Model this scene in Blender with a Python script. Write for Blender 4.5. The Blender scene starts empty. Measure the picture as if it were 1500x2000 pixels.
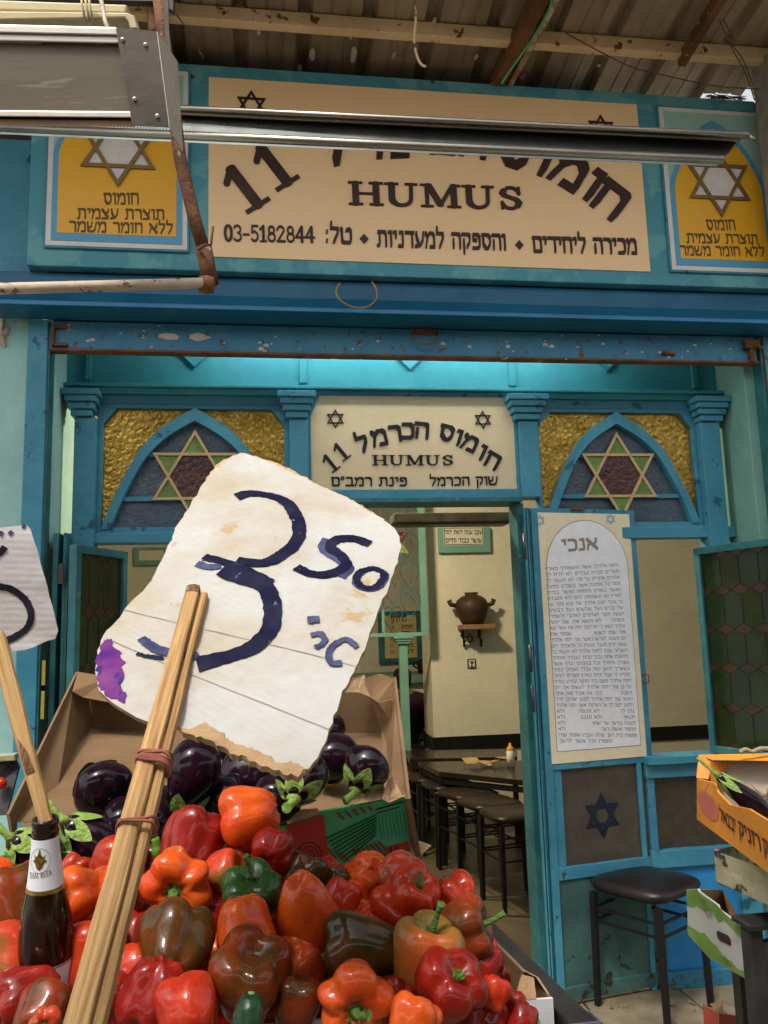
import bpy, bmesh, math, random
from math import sin, cos, pi, radians
from mathutils import Vector, Matrix, Euler, noise
from mathutils.geometry import delaunay_2d_cdt
random.seed(7)
S = bpy.context.scene
COL = S.collection

# ------------------------------------------------------------------ camera
FPX = 1620.0
CAM = Vector((0, 0, 1.45))
def cam_axes(p, yw, r):
    cy, sy, cp, sp = cos(yw), sin(yw), cos(p), sin(p)
    fwd = Vector((sy*cp, cy*cp, sp)); right = Vector((cy, -sy, 0)); up = right.cross(fwd)
    c, s = cos(r), sin(r)
    return fwd, right*c + up*s, up*c - right*s
CF, CR, CU = cam_axes(radians(8.5187), radians(8.1768), radians(-1.6889))
cd = bpy.data.cameras.new('camera'); cam = bpy.data.objects.new('camera', cd); COL.objects.link(cam)
cam.matrix_world = Matrix.Translation(CAM) @ Matrix((CR, CU, -CF)).transposed().to_4x4()
cd.sensor_fit = 'HORIZONTAL'; cd.sensor_width = 36; cd.lens = 36*FPX/1500
cd.clip_start = .02; cd.clip_end = 500
S.camera = cam

# ------------------------------------------------------------------ light
SUN_EL, SUN_AZ = 58, 215      # azimuth of the sun, clockwise from +Y
wd = bpy.data.worlds.new('World'); S.world = wd; wd.use_nodes = True
nt = wd.node_tree; nt.nodes.clear()
sky = nt.nodes.new('ShaderNodeTexSky'); sky.sky_type = 'NISHITA'; sky.sun_disc = False
sky.sun_elevation = radians(SUN_EL); sky.sun_rotation = radians(SUN_AZ); sky.air_density = 1.0; sky.dust_density = 4.0
hs = nt.nodes.new('ShaderNodeHueSaturation'); hs.inputs['Saturation'].default_value = .22
bg = nt.nodes.new('ShaderNodeBackground'); bg.inputs[1].default_value = .15
wo = nt.nodes.new('ShaderNodeOutputWorld')
nt.links.new(sky.outputs[0], hs.inputs['Color']); nt.links.new(hs.outputs[0], bg.inputs[0]); nt.links.new(bg.outputs[0], wo.inputs[0])
sl = bpy.data.lights.new('sun', 'SUN'); sl.energy = 1.45; sl.angle = radians(8); sl.color = (1, .93, .82)
so = bpy.data.objects.new('sun', sl); COL.objects.link(so)
sd = Vector((sin(radians(SUN_AZ))*cos(radians(SUN_EL)), cos(radians(SUN_AZ))*cos(radians(SUN_EL)), sin(radians(SUN_EL))))
so.rotation_euler = sd.to_track_quat('Z', 'Y').to_euler()
S.view_settings.view_transform = 'Standard'; S.view_settings.look = 'None'
S.view_settings.gamma = 1; S.view_settings.use_curve_mapping = False; S.view_settings.exposure = 1.0
S.render.engine = 'CYCLES'
S.cycles.max_bounces = 6; S.cycles.use_denoising = True

# ------------------------------------------------------------------ projection of photo measures onto real planes
def ray(x, y): return CF*FPX + CR*(x-750) - CU*(y-1000)
def P(x, y, Y): d = ray(x, y); return CAM + d*(Y/d.y)
def PZ(x, y, Z): d = ray(x, y); return CAM + d*((Z-CAM.z)/d.z)
def PD(x, y, dep): return CAM + ray(x, y)*(dep/FPX)
def PP(x, y, o, n): d = ray(x, y); return CAM + d*((o-CAM).dot(n)/d.dot(n))
def proj(p):
    v = p-CAM; z = v.dot(CF); return 750+FPX*v.dot(CR)/z, 1000-FPX*v.dot(CU)/z
G = .10            # street and floor level
YF, YO, YS = 3.23, 2.98, 2.90   # inner shopfront, outer posts, big sign face

# ------------------------------------------------------------------ materials
MATS = {}
def M(name, c, c2=None, scale=6, rough=.5, metal=0, bump=0, bscale=60, chips=None, stretch=(1,1,1), coat=0, spec=.3, lo=.38, hi=.62,
      bkind='noise', wave=None, trans=0, sss=0, rnd=False, chips2=None, mott=.06):
    if name in MATS: return MATS[name]
    m = bpy.data.materials.new(name); m.use_nodes = True; MATS[name] = m
    n = m.node_tree.nodes; L = m.node_tree.links; b = n['Principled BSDF']
    tc = n.new('ShaderNodeTexCoord'); mp = n.new('ShaderNodeMapping'); mp.inputs['Scale'].default_value = stretch
    L.new(tc.outputs['Object'], mp.inputs[0]); vec = mp.outputs[0]
    def nz(s, det=4, v=vec, r=.55):
        q = n.new('ShaderNodeTexNoise'); q.inputs['Scale'].default_value = s; q.inputs['Detail'].default_value = det
        q.inputs['Roughness'].default_value = r
        if rnd:
            q.noise_dimensions = '4D'; oi = n.new('ShaderNodeObjectInfo'); mm = n.new('ShaderNodeMath'); mm.operation = 'MULTIPLY'
            mm.inputs[1].default_value = 37.0; L.new(oi.outputs['Random'], mm.inputs[0]); L.new(mm.outputs[0], q.inputs['W'])
        L.new(v, q.inputs['Vector']); return q.outputs['Fac']
    def ramp(f, a, bb):
        q = n.new('ShaderNodeMapRange'); q.inputs['From Min'].default_value = a; q.inputs['From Max'].default_value = bb
        L.new(f, q.inputs[0]); return q.outputs[0]
    def mix(f, a, bb, mode='MIX'):
        q = n.new('ShaderNodeMix'); q.data_type = 'RGBA'; q.blend_type = mode
        if isinstance(f, float): q.inputs[0].default_value = f
        else: L.new(f, q.inputs[0])
        for s, v in ((q.inputs[6], a), (q.inputs[7], bb)):
            if isinstance(v, tuple): s.default_value = (*v, 1)
            else: L.new(v, s)
        return q.outputs[2]
    c2 = c2 or tuple(x*.82 for x in c)
    col = mix(ramp(nz(scale), lo, hi), c, c2)
    f = ramp(nz(scale*9, 5), .3, .7)
    q = n.new('ShaderNodeMapRange'); q.inputs['To Min'].default_value = 1-mott; q.inputs['To Max'].default_value = 1+mott*.6; L.new(f, q.inputs[0])
    cc = n.new('ShaderNodeCombineColor')
    for i in range(3): L.new(q.outputs[0], cc.inputs[i])
    col = mix(1.0, col, cc.outputs[0], 'MULTIPLY')
    for ch in (chips, chips2):
        if ch:
            ccol, thr, csc = ch
            fac = ramp(nz(csc, 7, r=.62), thr, thr+.035)
            col = mix(fac, col, ccol)
    L.new(col, b.inputs['Base Color'])
    rr = n.new('ShaderNodeMapRange'); rr.inputs['To Min'].default_value = max(.02, rough-.1); rr.inputs['To Max'].default_value = min(1, rough+.12)
    L.new(nz(scale*3), rr.inputs[0]); L.new(rr.outputs[0], b.inputs['Roughness'])
    b.inputs['Metallic'].default_value = metal; b.inputs['Coat Weight'].default_value = coat; b.inputs['Specular IOR Level'].default_value = spec
    b.inputs['Coat Roughness'].default_value = .06
    if trans: b.inputs['Transmission Weight'].default_value = trans
    if sss: b.inputs['Subsurface Weight'].default_value = sss; b.inputs['Subsurface Scale'].default_value = .01
    if bump or wave:
        bp = n.new('ShaderNodeBump'); bp.inputs['Strength'].default_value = 1.0
        bp.inputs['Distance'].default_value = bump or .001
        if bkind == 'voronoi':
            v = n.new('ShaderNodeTexVoronoi'); v.inputs['Scale'].default_value = bscale; v.feature = 'SMOOTH_F1'
            wv = n.new('ShaderNodeTexNoise'); wv.inputs['Scale'].default_value = bscale*.4
            ad = n.new('ShaderNodeVectorMath'); ad.operation = 'MULTIPLY_ADD'; ad.inputs[1].default_value = (.02, .02, .02)
            L.new(wv.outputs['Color'], ad.inputs[0]); L.new(vec, ad.inputs[2]); L.new(ad.outputs[0], v.inputs['Vector'])
            h = v.outputs['Distance']
        else:
            h = nz(bscale, 5)
        if wave:
            d, fr, amp = wave
            dp = n.new('ShaderNodeVectorMath'); dp.operation = 'DOT_PRODUCT'; dp.inputs[1].default_value = tuple(Vector(d)*fr*2*pi)
            L.new(tc.outputs['Object'], dp.inputs[0])
            sn = n.new('ShaderNodeMath'); sn.operation = 'SINE'; L.new(dp.outputs['Value'], sn.inputs[0])
            ma = n.new('ShaderNodeMath'); ma.operation = 'MULTIPLY_ADD'; ma.inputs[1].default_value = amp; L.new(sn.outputs[0], ma.inputs[0]); L.new(h, ma.inputs[2])
            h = ma.outputs[0]
        L.new(h, bp.inputs['Height']); L.new(bp.outputs[0], b.inputs['Normal'])
    return m
def emis(name, c, s):
    m = bpy.data.materials.new(name); m.use_nodes = True; b = m.node_tree.nodes['Principled BSDF']
    b.inputs['Emission Color'].default_value = (*c, 1); b.inputs['Emission Strength'].default_value = s; b.inputs['Base Color'].default_value = (*c, 1)
    return m

BLUE = M('blue_paint', (.045,.22,.32), (.065,.27,.37), 5, .42, bump=.0012, bscale=40, chips=((.09,.17,.17), .69, 22), chips2=((.018,.09,.14), .62, 11), mott=.1)
BLUE_SH = M('blue_shutter_paint', (.03,.16,.28), (.045,.20,.30), 7, .45, bump=.002, bscale=50, chips=((.10,.055,.03), .60, 30), chips2=((.50,.45,.38), .71, 40))
BLUE_DK = M('blue_fascia_paint', (.012,.105,.20), (.018,.135,.24), 4, .35, bump=.0008, bscale=30)
TEAL = M('teal_sign_paint', (.075,.30,.37), (.13,.38,.41), 7, .5, bump=.001, bscale=30, lo=.5, hi=.56)
TEAL_DK = M('dark_teal_metal', (.02,.10,.12), (.035,.16,.17), 8, .4, bump=.001, bscale=50, chips=((.09,.2,.22), .62, 30))
TEAL_IN = M('sea_green_paint', (.16,.32,.26), (.13,.27,.22), 5, .5)
DOORB = M('door_blue_paint', (.07,.27,.38), (.04,.20,.29), 6, .4, bump=.001, bscale=50, chips=((.02,.07,.08), .62, 28))
GRUBBY = M('grubby_green_metal', (.045,.10,.10), (.07,.16,.15), 5, .42, bump=.0015, bscale=25, chips=((.03,.035,.02), .60, 16), metal=.2)
MINT = M('mint_plaster', (.36,.60,.55), (.29,.52,.49), 3, .8, bump=.002, bscale=25, chips=((.36,.33,.25), .70, 9))
JAMBG = M('green_plaster', (.14,.30,.24), (.18,.36,.30), 4, .8, bump=.002, bscale=25)
CREAM = M('cream_sign_face', (.97,.67,.36), (.96,.65,.34), 2, .3, mott=.02)
CREAM2 = M('cream_panel', (.70,.58,.37), (.66,.54,.34), 3, .3, mott=.03)
YEL = M('yellow_panel', (.88,.46,.03), (.84,.42,.025), 3, .3, mott=.03)
WHITE = M('white_paint', (.78,.74,.68), (.72,.68,.62), 4, .4)
CYAN_P = M('pale_cyan_panel', (.36,.58,.50), (.33,.54,.47), 4, .4)
SKYB = M('sky_blue_print', (.10,.38,.58), (.09,.35,.55), 5, .4)
BROWNL = M('dark_brown_letters', (.035,.012,.008), (.05,.02,.01), 8, .4)
BRASS = M('brass_star', (.26,.16,.05), (.22,.13,.04), 10, .4, metal=.3)
GOLDG = M('gold_textured_glass', (.42,.27,.05), (.30,.18,.025), 12, .16, metal=.6, bump=.0028, bscale=62, bkind='voronoi')
BLUEG = M('smoky_blue_glass', (.07,.105,.14), (.05,.075,.105), 10, .16, bump=.003, bscale=90, bkind='voronoi', spec=.5)
REDG = M('red_brown_glass', (.09,.025,.02), (.06,.016,.013), 10, .16, bump=.004, bscale=60, bkind='voronoi', spec=.5)
GREENG = M('green_glass', (.10,.20,.015), (.14,.26,.03), 10, .2, bump=.003, bscale=80, bkind='voronoi', spec=.8)
GREEN_D = M('dark_green_glass', (.008,.018,.006), (.014,.028,.008), 10, .12, bump=.001, bscale=30, spec=.6)
BROWN_D = M('brown_glass', (.030,.014,.007), (.045,.02,.008), 10, .12, bump=.001, bscale=30, spec=.6)
BROWNG = M('brown_ribbed_glass', (.055,.042,.03), (.04,.03,.02), 20, .25, bump=.002, bscale=110, chips=((.30,.27,.2), .68, 95), spec=.7)
SPANDR = M('wooden_star_frame', (.56,.40,.20), (.48,.34,.16), 14, .5)
PLASTER = M('cream_interior_plaster', (.63,.58,.46), (.57,.52,.41), 2, .85, bump=.001, bscale=30)
BLACKST = M('black_dado', (.01,.009,.008), None, 5, .35)
FLOORM = M('brown_terrazzo', (.11,.085,.05), (.07,.055,.033), 5, .35, chips=((.28,.24,.16), .66, 60))
TILE = M('worn_paving', (.22,.18,.12), (.12,.095,.06), 6, .7, bump=.003, bscale=40, chips=((.05,.04,.03), .6, 9), rnd=True)
GROUT = M('grout', (.05,.042,.032), None, 8, .9, bump=.003, bscale=50)
ROOFM = M('dull_brown_roof_sheet', (.38,.30,.21), (.25,.19,.13), 5, .45, metal=.2, bump=.002, bscale=12, chips=((.42,.36,.27), .72, 7), stretch=(1,.4,1))
PURLIN = M('cream_painted_steel', (.80,.62,.38), (.68,.50,.28), 5, .5, bump=.001, bscale=40, chips=((.16,.06,.02), .61, 16))
RUST = M('rusted_pipe', (.17,.07,.03), (.09,.04,.025), 30, .8, bump=.003, bscale=120, chips=((.34,.26,.19), .63, 45))
RUSTW = M('white_pipe_rust_spots', (.55,.46,.36), (.45,.36,.27), 12, .55, bump=.002, bscale=60, chips=((.16,.06,.02), .60, 30))
RUSTB = M('rusty_beam', (.20,.09,.035), (.11,.05,.02), 10, .8, bump=.003, bscale=50, chips=((.4,.32,.24), .64, 18))
ALU = M('white_aluminium', (.66,.6,.52), (.6,.54,.46), 6, .35, metal=.4, chips=((.15,.12,.09), .74, 30))
ALUD = M('dusty_diffuser', (.12,.095,.06), (.10,.08,.05), 9, .6, stretch=(.2,1,3), chips=((.17,.14,.09), .6, 40))
STEELD = M('dark_steel_plate', (.07,.06,.05), (.09,.075,.06), 10, .4, metal=.5, bump=.0005, bscale=50)
CHROME = M('brushed_steel', (.40,.36,.31), (.30,.27,.23), 5, .28, metal=.95, stretch=(.1,6,6), bump=.0003, bscale=200)
REFL = M('ribbed_reflector', (.10,.105,.095), (.07,.075,.07), 6, .3, metal=.8)
OLDPL = M('yellowed_plastic', (.55,.46,.27), (.48,.39,.22), 8, .5, chips=((.2,.14,.08), .7, 30))
PILLAR = M('grey_rough_pillar', (.32,.29,.26), (.25,.225,.2), 20, .9, bump=.003, bscale=120)
CARD = M('brown_cardboard', (.21,.125,.062), (.165,.095,.045), 4, .8, bump=.0006, bscale=80, stretch=(1,1,6))
CARD_L = M('pale_torn_cardboard', (.40,.26,.14), (.30,.185,.095), 20, .9, bump=.002, bscale=160)
GPRINT = M('green_printed_card', (.09,.48,.18), (.11,.52,.26), 6, .5, bump=.0006, bscale=60, chips=((.35,.26,.16), .74, 20))
DGREEN = M('dark_green_print', (.01,.06,.02), None, 8, .5)
RPRINT = M('red_print', (.60,.05,.04), (.55,.06,.05), 8, .5, chips=((.45,.25,.15), .72, 18))
RSTRIPE = M('brick_red_print', (.28,.07,.04), None, 8, .5)
BLK = M('black_print', (.012,.012,.012), None, 8, .5)
BLKPL = M('black_plastic_crate', (.016,.015,.015), (.03,.028,.028), 12, .45, bump=.001, bscale=60)
WBOX = M('white_card_box', (.70,.70,.74), (.62,.62,.66), 5, .5, chips=((.36,.28,.18), .74, 20))
LGREEN = M('light_green_print', (.25,.5,.12), None, 8, .5)
WOOD = M('pale_split_wood', (.62,.42,.20), (.50,.31,.13), 16, .7, bump=.003, bscale=60, stretch=(9,9,.6), chips=((.12,.055,.02), .67, 16))
WOODD = M('burnt_wood', (.10,.045,.02), (.25,.13,.05), 30, .8, bump=.002, bscale=80, stretch=(9,9,.8))
BAND = M('rubber_band', (.33,.11,.08), (.22,.07,.045), 60, .75, bump=.001, bscale=100)
INK = M('blue_black_marker', (.006,.006,.026), (.014,.016,.05), 30, .6, chips=((.16,.17,.24), .66, 80), lo=.45, hi=.75, bump=.001, bscale=90, spec=.08)
INKF = M('faded_marker', (.025,.03,.08), (.07,.08,.16), 30, .6, spec=.08)
PURP = M('purple_marker', (.06,.012,.15), (.18,.035,.18), 14, .5, bump=.001, bscale=60, chips=((.03,.015,.16), .56, 22), spec=.08)
EGG = M('aubergine_skin', (.006,.003,.006), (.016,.004,.010), 2, .10, coat=.0, spec=.30, rnd=True)
EGGC = M('aubergine_calyx', (.17,.28,.045), (.26,.37,.09), 3, .5, bump=.008, bscale=4, rnd=True)
STEM = M('pepper_stem', (.11,.24,.03), (.2,.34,.08), 4, .45, bump=.02, bscale=8, rnd=True)
PEP = {
 'orange': M('orange_red_pepper', (.66,.105,.012), (.56,.055,.008), 1.0, .25, coat=.42, spec=.14, mott=.12, rnd=True, chips=None, bump=.0004, bscale=30),
 'red': M('red_pepper', (.52,.042,.010), (.36,.018,.006), 1.1, .24, coat=.42, spec=.14, mott=.12, rnd=True, bump=.0004, bscale=30),
 'dark': M('dark_red_pepper', (.17,.008,.005), (.28,.013,.006), 1.1, .24, coat=.42, spec=.14, mott=.12, rnd=True, bump=.0004, bscale=30),
 'brown': M('brown_pepper', (.085,.030,.005), (.26,.030,.007), .9, .24, coat=.42, spec=.14, mott=.12, rnd=True, lo=.42, hi=.66, bump=.0004, bscale=30),
 'olive': M('olive_pepper', (.035,.029,.004), (.12,.034,.006), .9, .24, coat=.42, spec=.14, mott=.12, rnd=True, lo=.45, hi=.66, bump=.0004, bscale=30),
 'amber': M('olive_orange_pepper', (.22,.13,.02), (.50,.09,.018), .8, .24, coat=.42, spec=.14, mott=.12, rnd=True, lo=.4, hi=.62, bump=.0004, bscale=30),
 'green': M('dark_green_pepper', (.016,.06,.012), (.03,.09,.015), 1, .24, coat=.42, spec=.14, mott=.12, rnd=True, bump=.0004, bscale=30),
 'patch': M('red_green_pepper', (.50,.05,.018), (.14,.12,.02), .8, .24, coat=.42, spec=.14, mott=.12, rnd=True, lo=.52, hi=.64, bump=.0004, bscale=30),
}
CUKE = M('cucumber_skin', (.008,.04,.012), (.015,.06,.016), 6, .25, bump=.01, bscale=8)
SEAT = M('black_vinyl', (.010,.007,.007), (.016,.010,.010), 6, .38, spec=.4, bump=.001, bscale=80)
SEATB = M('worn_brown_vinyl', (.022,.013,.009), (.012,.008,.006), 6, .4, rnd=True)
BLACKM = M('black_metal', (.008,.0075,.0075), None, 10, .5, spec=.25)
TABLEM = M('dark_table_top', (.022,.013,.008), (.015,.009,.006), 6, .25)
CLAY = M('brown_clay', (.05,.022,.011), (.035,.016,.009), 9, .55, bump=.002, bscale=50)
SHELFW = M('shelf_wood', (.24,.14,.06), None, 9, .5)
PAPERW = M('paper_white', (.86,.87,.90), (.82,.83,.86), 3, .25, coat=.4)
PALEC = M('poster_cream', (.82,.72,.50), (.80,.69,.46), 3, .3, coat=.4)
GREYL = M('grey_letters', (.30,.29,.29), None, 8, .5)
GREYL2 = M('grey_brown_letters', (.30,.26,.20), None, 8, .5)
ORBOX = M('orange_card_box', (.62,.24,.03), (.56,.21,.025), 4, .55, bump=.0006, bscale=70, chips=((.3,.17,.07), .74, 14))
ONION = M('pink_print', (.50,.14,.10), (.42,.10,.09), 12, .5)
PURPL = M('dark_plum_letters', (.05,.008,.02), None, 8, .5)
OLDW = M('flaking_painted_wood', (.36,.33,.22), (.27,.24,.15), 8, .8, bump=.003, bscale=40, chips=((.03,.025,.02), .57, 12), stretch=(1,1,1.5))
GWBOX = M('grey_white_card', (.42,.42,.40), (.37,.37,.35), 5, .6)
GBR = M('leaf_green_print', (.16,.27,.06), (.10,.2,.03), 9, .6)
REDC = M('red_card', (.42,.07,.05), (.36,.05,.04), 9, .6)
GLASSB = M('brown_bottle_glass', (.014,.004,.0015), (.010,.003,.001), 5, .05, spec=.6)
LABELW = M('white_label', (.72,.74,.78), (.68,.70,.74), 5, .35)
GOLDF = M('gold_foil', (.55,.36,.08), (.45,.28,.05), 30, .25, metal=.9)
SKIN = M('skin', (.25,.12,.07), None, 9, .6)
JACKET = M('dark_jacket', (.012,.008,.010), (.03,.006,.008), 7, .8)
TROUS = M('olive_trousers', (.04,.05,.025), None, 9, .8)
HAIR = M('dark_hair', (.012,.008,.006), None, 30, .6)
WIREG = M('green_wire', (.05,.3,.10), None, 9, .4)
WIRED = M('dark_wire', (.05,.035,.02), (.10,.06,.03), 30, .7)
CONC = M('grey_render', (.30,.28,.25), (.24,.22,.19), 4, .9, bump=.002, bscale=30)
TAPE = M('yellow_tape', (.42,.36,.06), None, 20, .5)
TUBE = emis('lit_tube', (1, .96, .86), 26)
BULB = emis('lit_bulb', (1, .84, .56), 290)

# ------------------------------------------------------------------ mesh builder
ORG = {}
class MB:
    def __init__(s): s.v = []; s.f = []; s.sm = []; s.mi = []; s.cur = 0
    def add(s, vs, fs, smooth=False):
        o = len(s.v); s.v += [Vector(p) for p in vs]
        for f in fs: s.f.append(tuple(i+o for i in f)); s.sm.append(smooth); s.mi.append(s.cur)
        return s
    def box(s, x0, x1, y0, y1, z0, z1):
        return s.hexa([(x0,y0,z0),(x1,y0,z0),(x1,y1,z0),(x0,y1,z0),(x0,y0,z1),(x1,y0,z1),(x1,y1,z1),(x0,y1,z1)])
    def hexa(s, v): return s.add(v, [(0,3,2,1),(4,5,6,7),(0,1,5,4),(1,2,6,5),(2,3,7,6),(3,0,4,7)])
    def slab(s, q, t):
        """q: 4 corners (or an n-gon) of the front face, t: vector to the back face"""
        t = Vector(t); n = len(q); q = [Vector(p) for p in q]
        fs = [tuple(range(n)), tuple(range(2*n-1, n-1, -1))] + [(i, i+n, (i+1) % n+n, (i+1) % n) for i in range(n)]
        return s.add(q+[p+t for p in q], fs)
    def bar(s, a, b, w, d, up=(0,0,1)):
        """rectangular bar from a to b; w across, d along 'up' """
        a, b = Vector(a), Vector(b); t = (b-a).normalized(); u = Vector(up); x = t.cross(u)
        if x.length < 1e-4: u = Vector((1,0,0)); x = t.cross(u)
        x.normalize(); u = x.cross(t).normalized()
        x *= w/2; u *= d/2
        return s.hexa([a-x-u, a+x-u, b+x-u, b-x-u, a-x+u, a+x+u, b+x+u, b-x+u])
    def tube(s, pts, r, seg=8, cap=True, smooth=True):
        pts = [Vector(p) for p in pts]; n = len(pts); rr = r if isinstance(r, (list, tuple)) else [r]*n
        vs = []; pu = None
        for i, p in enumerate(pts):
            t = (pts[min(i+1, n-1)]-pts[max(i-1, 0)]).normalized()
            if pu is None: pu = t.orthogonal().normalized()
            pu = (pu - t*pu.dot(t)).normalized(); w = t.cross(pu)
            for k in range(seg): a = 2*pi*k/seg; vs.append(p+(pu*cos(a)+w*sin(a))*rr[i])
        fs = [(i*seg+k, i*seg+(k+1) % seg, (i+1)*seg+(k+1) % seg, (i+1)*seg+k) for i in range(n-1) for k in range(seg)]
        s.add(vs, fs, smooth)
        if cap:
            o = len(s.v)-len(vs)
            s.f += [tuple(o+k for k in reversed(range(seg))), tuple(o+(n-1)*seg+k for k in range(seg))]; s.sm += [False]*2; s.mi += [s.cur]*2
        return s
    def lathe(s, prof, o=(0,0,0), ax=(0,0,1), seg=24, fn=None):
        o = Vector(o); ax = Vector(ax).normalized(); e = Vector((1,0,0)) if abs(ax.z) > .9 else ax.cross(Vector((0,0,1))).normalized()
        e = (e-ax*e.dot(ax)).normalized(); g = ax.cross(e); vs = []
        for r, z in prof:
            for k in range(seg): a = 2*pi*k/seg; vs.append(o+ax*z+(e*cos(a)+g*sin(a))*r)
        n = len(prof)
        return s.add(vs, [(i*seg+k, i*seg+(k+1) % seg, (i+1)*seg+(k+1) % seg, (i+1)*seg+k) for i in range(n-1) for k in range(seg)], True)
    def mesh(s, name, org=Vector()):
        me = bpy.data.meshes.new(name); me.from_pydata([p-org for p in s.v], [], s.f)
        me.polygons.foreach_set('use_smooth', s.sm); me.polygons.foreach_set('material_index', s.mi); me.update()
        return me
    def build(s, name, mat, parent=None, label=None, bevel=0, fix=True, seg=2):
        org = ORG.get(parent, Vector()) if parent else Vector()
        me = s.mesh(name, org)
        if fix:
            bm = bmesh.new(); bm.from_mesh(me); bmesh.ops.recalc_face_normals(bm, faces=bm.faces); bm.to_mesh(me); bm.free()
        for m in (mat if isinstance(mat, (list, tuple)) else [mat]): me.materials.append(m)
        o = bpy.data.objects.new(name, me); COL.objects.link(o)
        if parent: o.parent = parent; ORG[o] = org
        if label: o['label'] = label
        if bevel:
            b = o.modifiers.new('bevel', 'BEVEL'); b.width = bevel; b.segments = seg; b.limit_method = 'ANGLE'; b.angle_limit = radians(40)
        return o
def thing(name, label, cat, loc=(0,0,0), group=None):
    o = bpy.data.objects.new(name, None); COL.objects.link(o); o.location = loc; o.empty_display_size = .05
    o['label'] = label; o['category'] = cat; ORG[o] = Vector(loc)
    if group: o['group'] = group
    return o
def tag(o, label, cat, group=None):
    o['label'] = label; o['category'] = cat
    if group: o['group'] = group
    return o
def struct(o): o['kind'] = 'structure'; return o
def stuff(o): o['kind'] = 'stuff'; return o
def copy_thing(root, loc, rotz=0, label=None):
    def rec(o, par):
        c = o.copy(); COL.objects.link(c)
        if par: c.parent = par
        for ch in list(o.children): rec(ch, c)
        return c
    c = rec(root, None); c.location = loc; c.rotation_euler = (0,0,rotz)
    if label: c['label'] = label
    return c

# ------------------------------------------------------------------ lettering: broad-nib strokes
def arc(cx, cy, rx, ry, a0, a1, n=9):
    return [(cx+rx*cos(radians(a0+(a1-a0)*i/(n-1))), cy+ry*sin(radians(a0+(a1-a0)*i/(n-1)))) for i in range(n)]
HEB = {
 'א': (.80, [[(.02,1),(.78,0)], [(.72,1),(.74,.7),(.52,.48)], [(.03,0),(.06,.3),(.26,.66)]]),
 'ב': (.76, [[(.06,1),(.5,1),(.6,.88),(.6,.05)], [(0,0),(.76,0)]]),
 'ג': (.50, [[(.1,1),(.36,1),(.38,.4),(.5,0)], [(.38,.3),(.06,0)]]),
 'ד': (.70, [[(0,1),(.72,1)], [(.58,.95),(.58,0)]]),
 'ה': (.76, [[(0,1),(.6,1),(.7,.88),(.7,0)], [(.1,.58),(.1,0)]]),
 'ו': (.26, [[(0,1),(.2,1),(.2,0)]]),
 'ז': (.34, [[(0,1),(.34,1)], [(.2,.95),(.18,0)]]),
 'ח': (.78, [[(0,1),(.62,1),(.72,.88),(.72,0)], [(.1,.95),(.1,0)]]),
 'ט': (.78, [[(0,1),(.06,.9),(.08,.12),(.2,0),(.66,0),(.76,.2),(.76,.8),(.62,1),(.42,.88)]]),
 'י': (.26, [[(0,1),(.2,1),(.2,.62)]]),
 'כ': (.68, [[(.05,1),(.46,1),(.62,.82),(.62,.18),(.46,0),(.03,0)]]),
 'ך': (.62, [[(0,1),(.58,1)], [(.56,.95),(.56,-.38)]]),
 'ל': (.64, [[(.06,1.42),(.06,1),(.56,1),(.58,.7),(.25,0)]]),
 'מ': (.82, [[(0,1),(.18,.72),(.02,0)], [(.17,.7),(.36,1),(.62,1),(.76,.8),(.76,0),(.4,0)]]),
 'ם': (.76, [[(0,1),(.6,1),(.7,.88),(.7,0),(.1,0),(.1,.95)]]),
 'נ': (.46, [[(.12,1),(.36,1),(.38,.1),(.36,0),(0,0)]]),
 'ן': (.28, [[(0,1),(.22,1),(.22,-.38)]]),
 'ס': (.76, [[(.0,1),(.54,1),(.72,.78),(.68,.3),(.48,0),(.3,0),(.1,.3),(.08,.95)]]),
 'ע': (.74, [[(.08,1),(.14,.6),(.3,.1)], [(.7,1),(.66,.5),(.44,.12),(0,0)]]),
 'פ': (.72, [[(.34,.56),(.1,.6),(.08,1),(.48,1),(.64,.82),(.64,.18),(.5,0),(.02,0)]]),
 'ף': (.70, [[(.34,.56),(.1,.6),(.08,1),(.5,1),(.62,.88),(.62,-.38)]]),
 'צ': (.72, [[(.02,1),(.12,.85),(.6,.12),(.56,0),(0,0)], [(.66,1),(.62,.72),(.4,.5)]]),
 'ץ': (.70, [[(.02,1),(.1,.8),(.38,.4),(.38,-.38)], [(.66,1),(.62,.72),(.4,.45)]]),
 'ק': (.74, [[(0,1),(.56,1),(.68,.86),(.62,.4),(.4,.08)], [(.12,.58),(.12,-.38)]]),
 'ר': (.64, [[(0,1),(.42,1),(.58,.84),(.58,0)]]),
 'ש': (.96, [[(.02,1),(.1,.1),(.2,0),(.62,0),(.8,.25),(.92,1)], [(.48,1),(.44,.6),(.1,.34)]]),
 'ת': (.82, [[(.06,1),(.6,1),(.74,.86),(.74,0)], [(.18,.95),(.18,.15),(.1,0),(-.02,0)]]),
 '״': (.30, [[(.05,1.1),(.02,.8)], [(.25,1.1),(.22,.8)]]),
 ' ': (.42, []), '◆': (.42, [[(.21,.5),(.21,.5)]]), ':': (.2, [[(.1,.05),(.1,.1)], [(.1,.7),(.1,.75)]]), '.': (.2, [[(.1,0),(.1,.02)]]),
}
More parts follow.
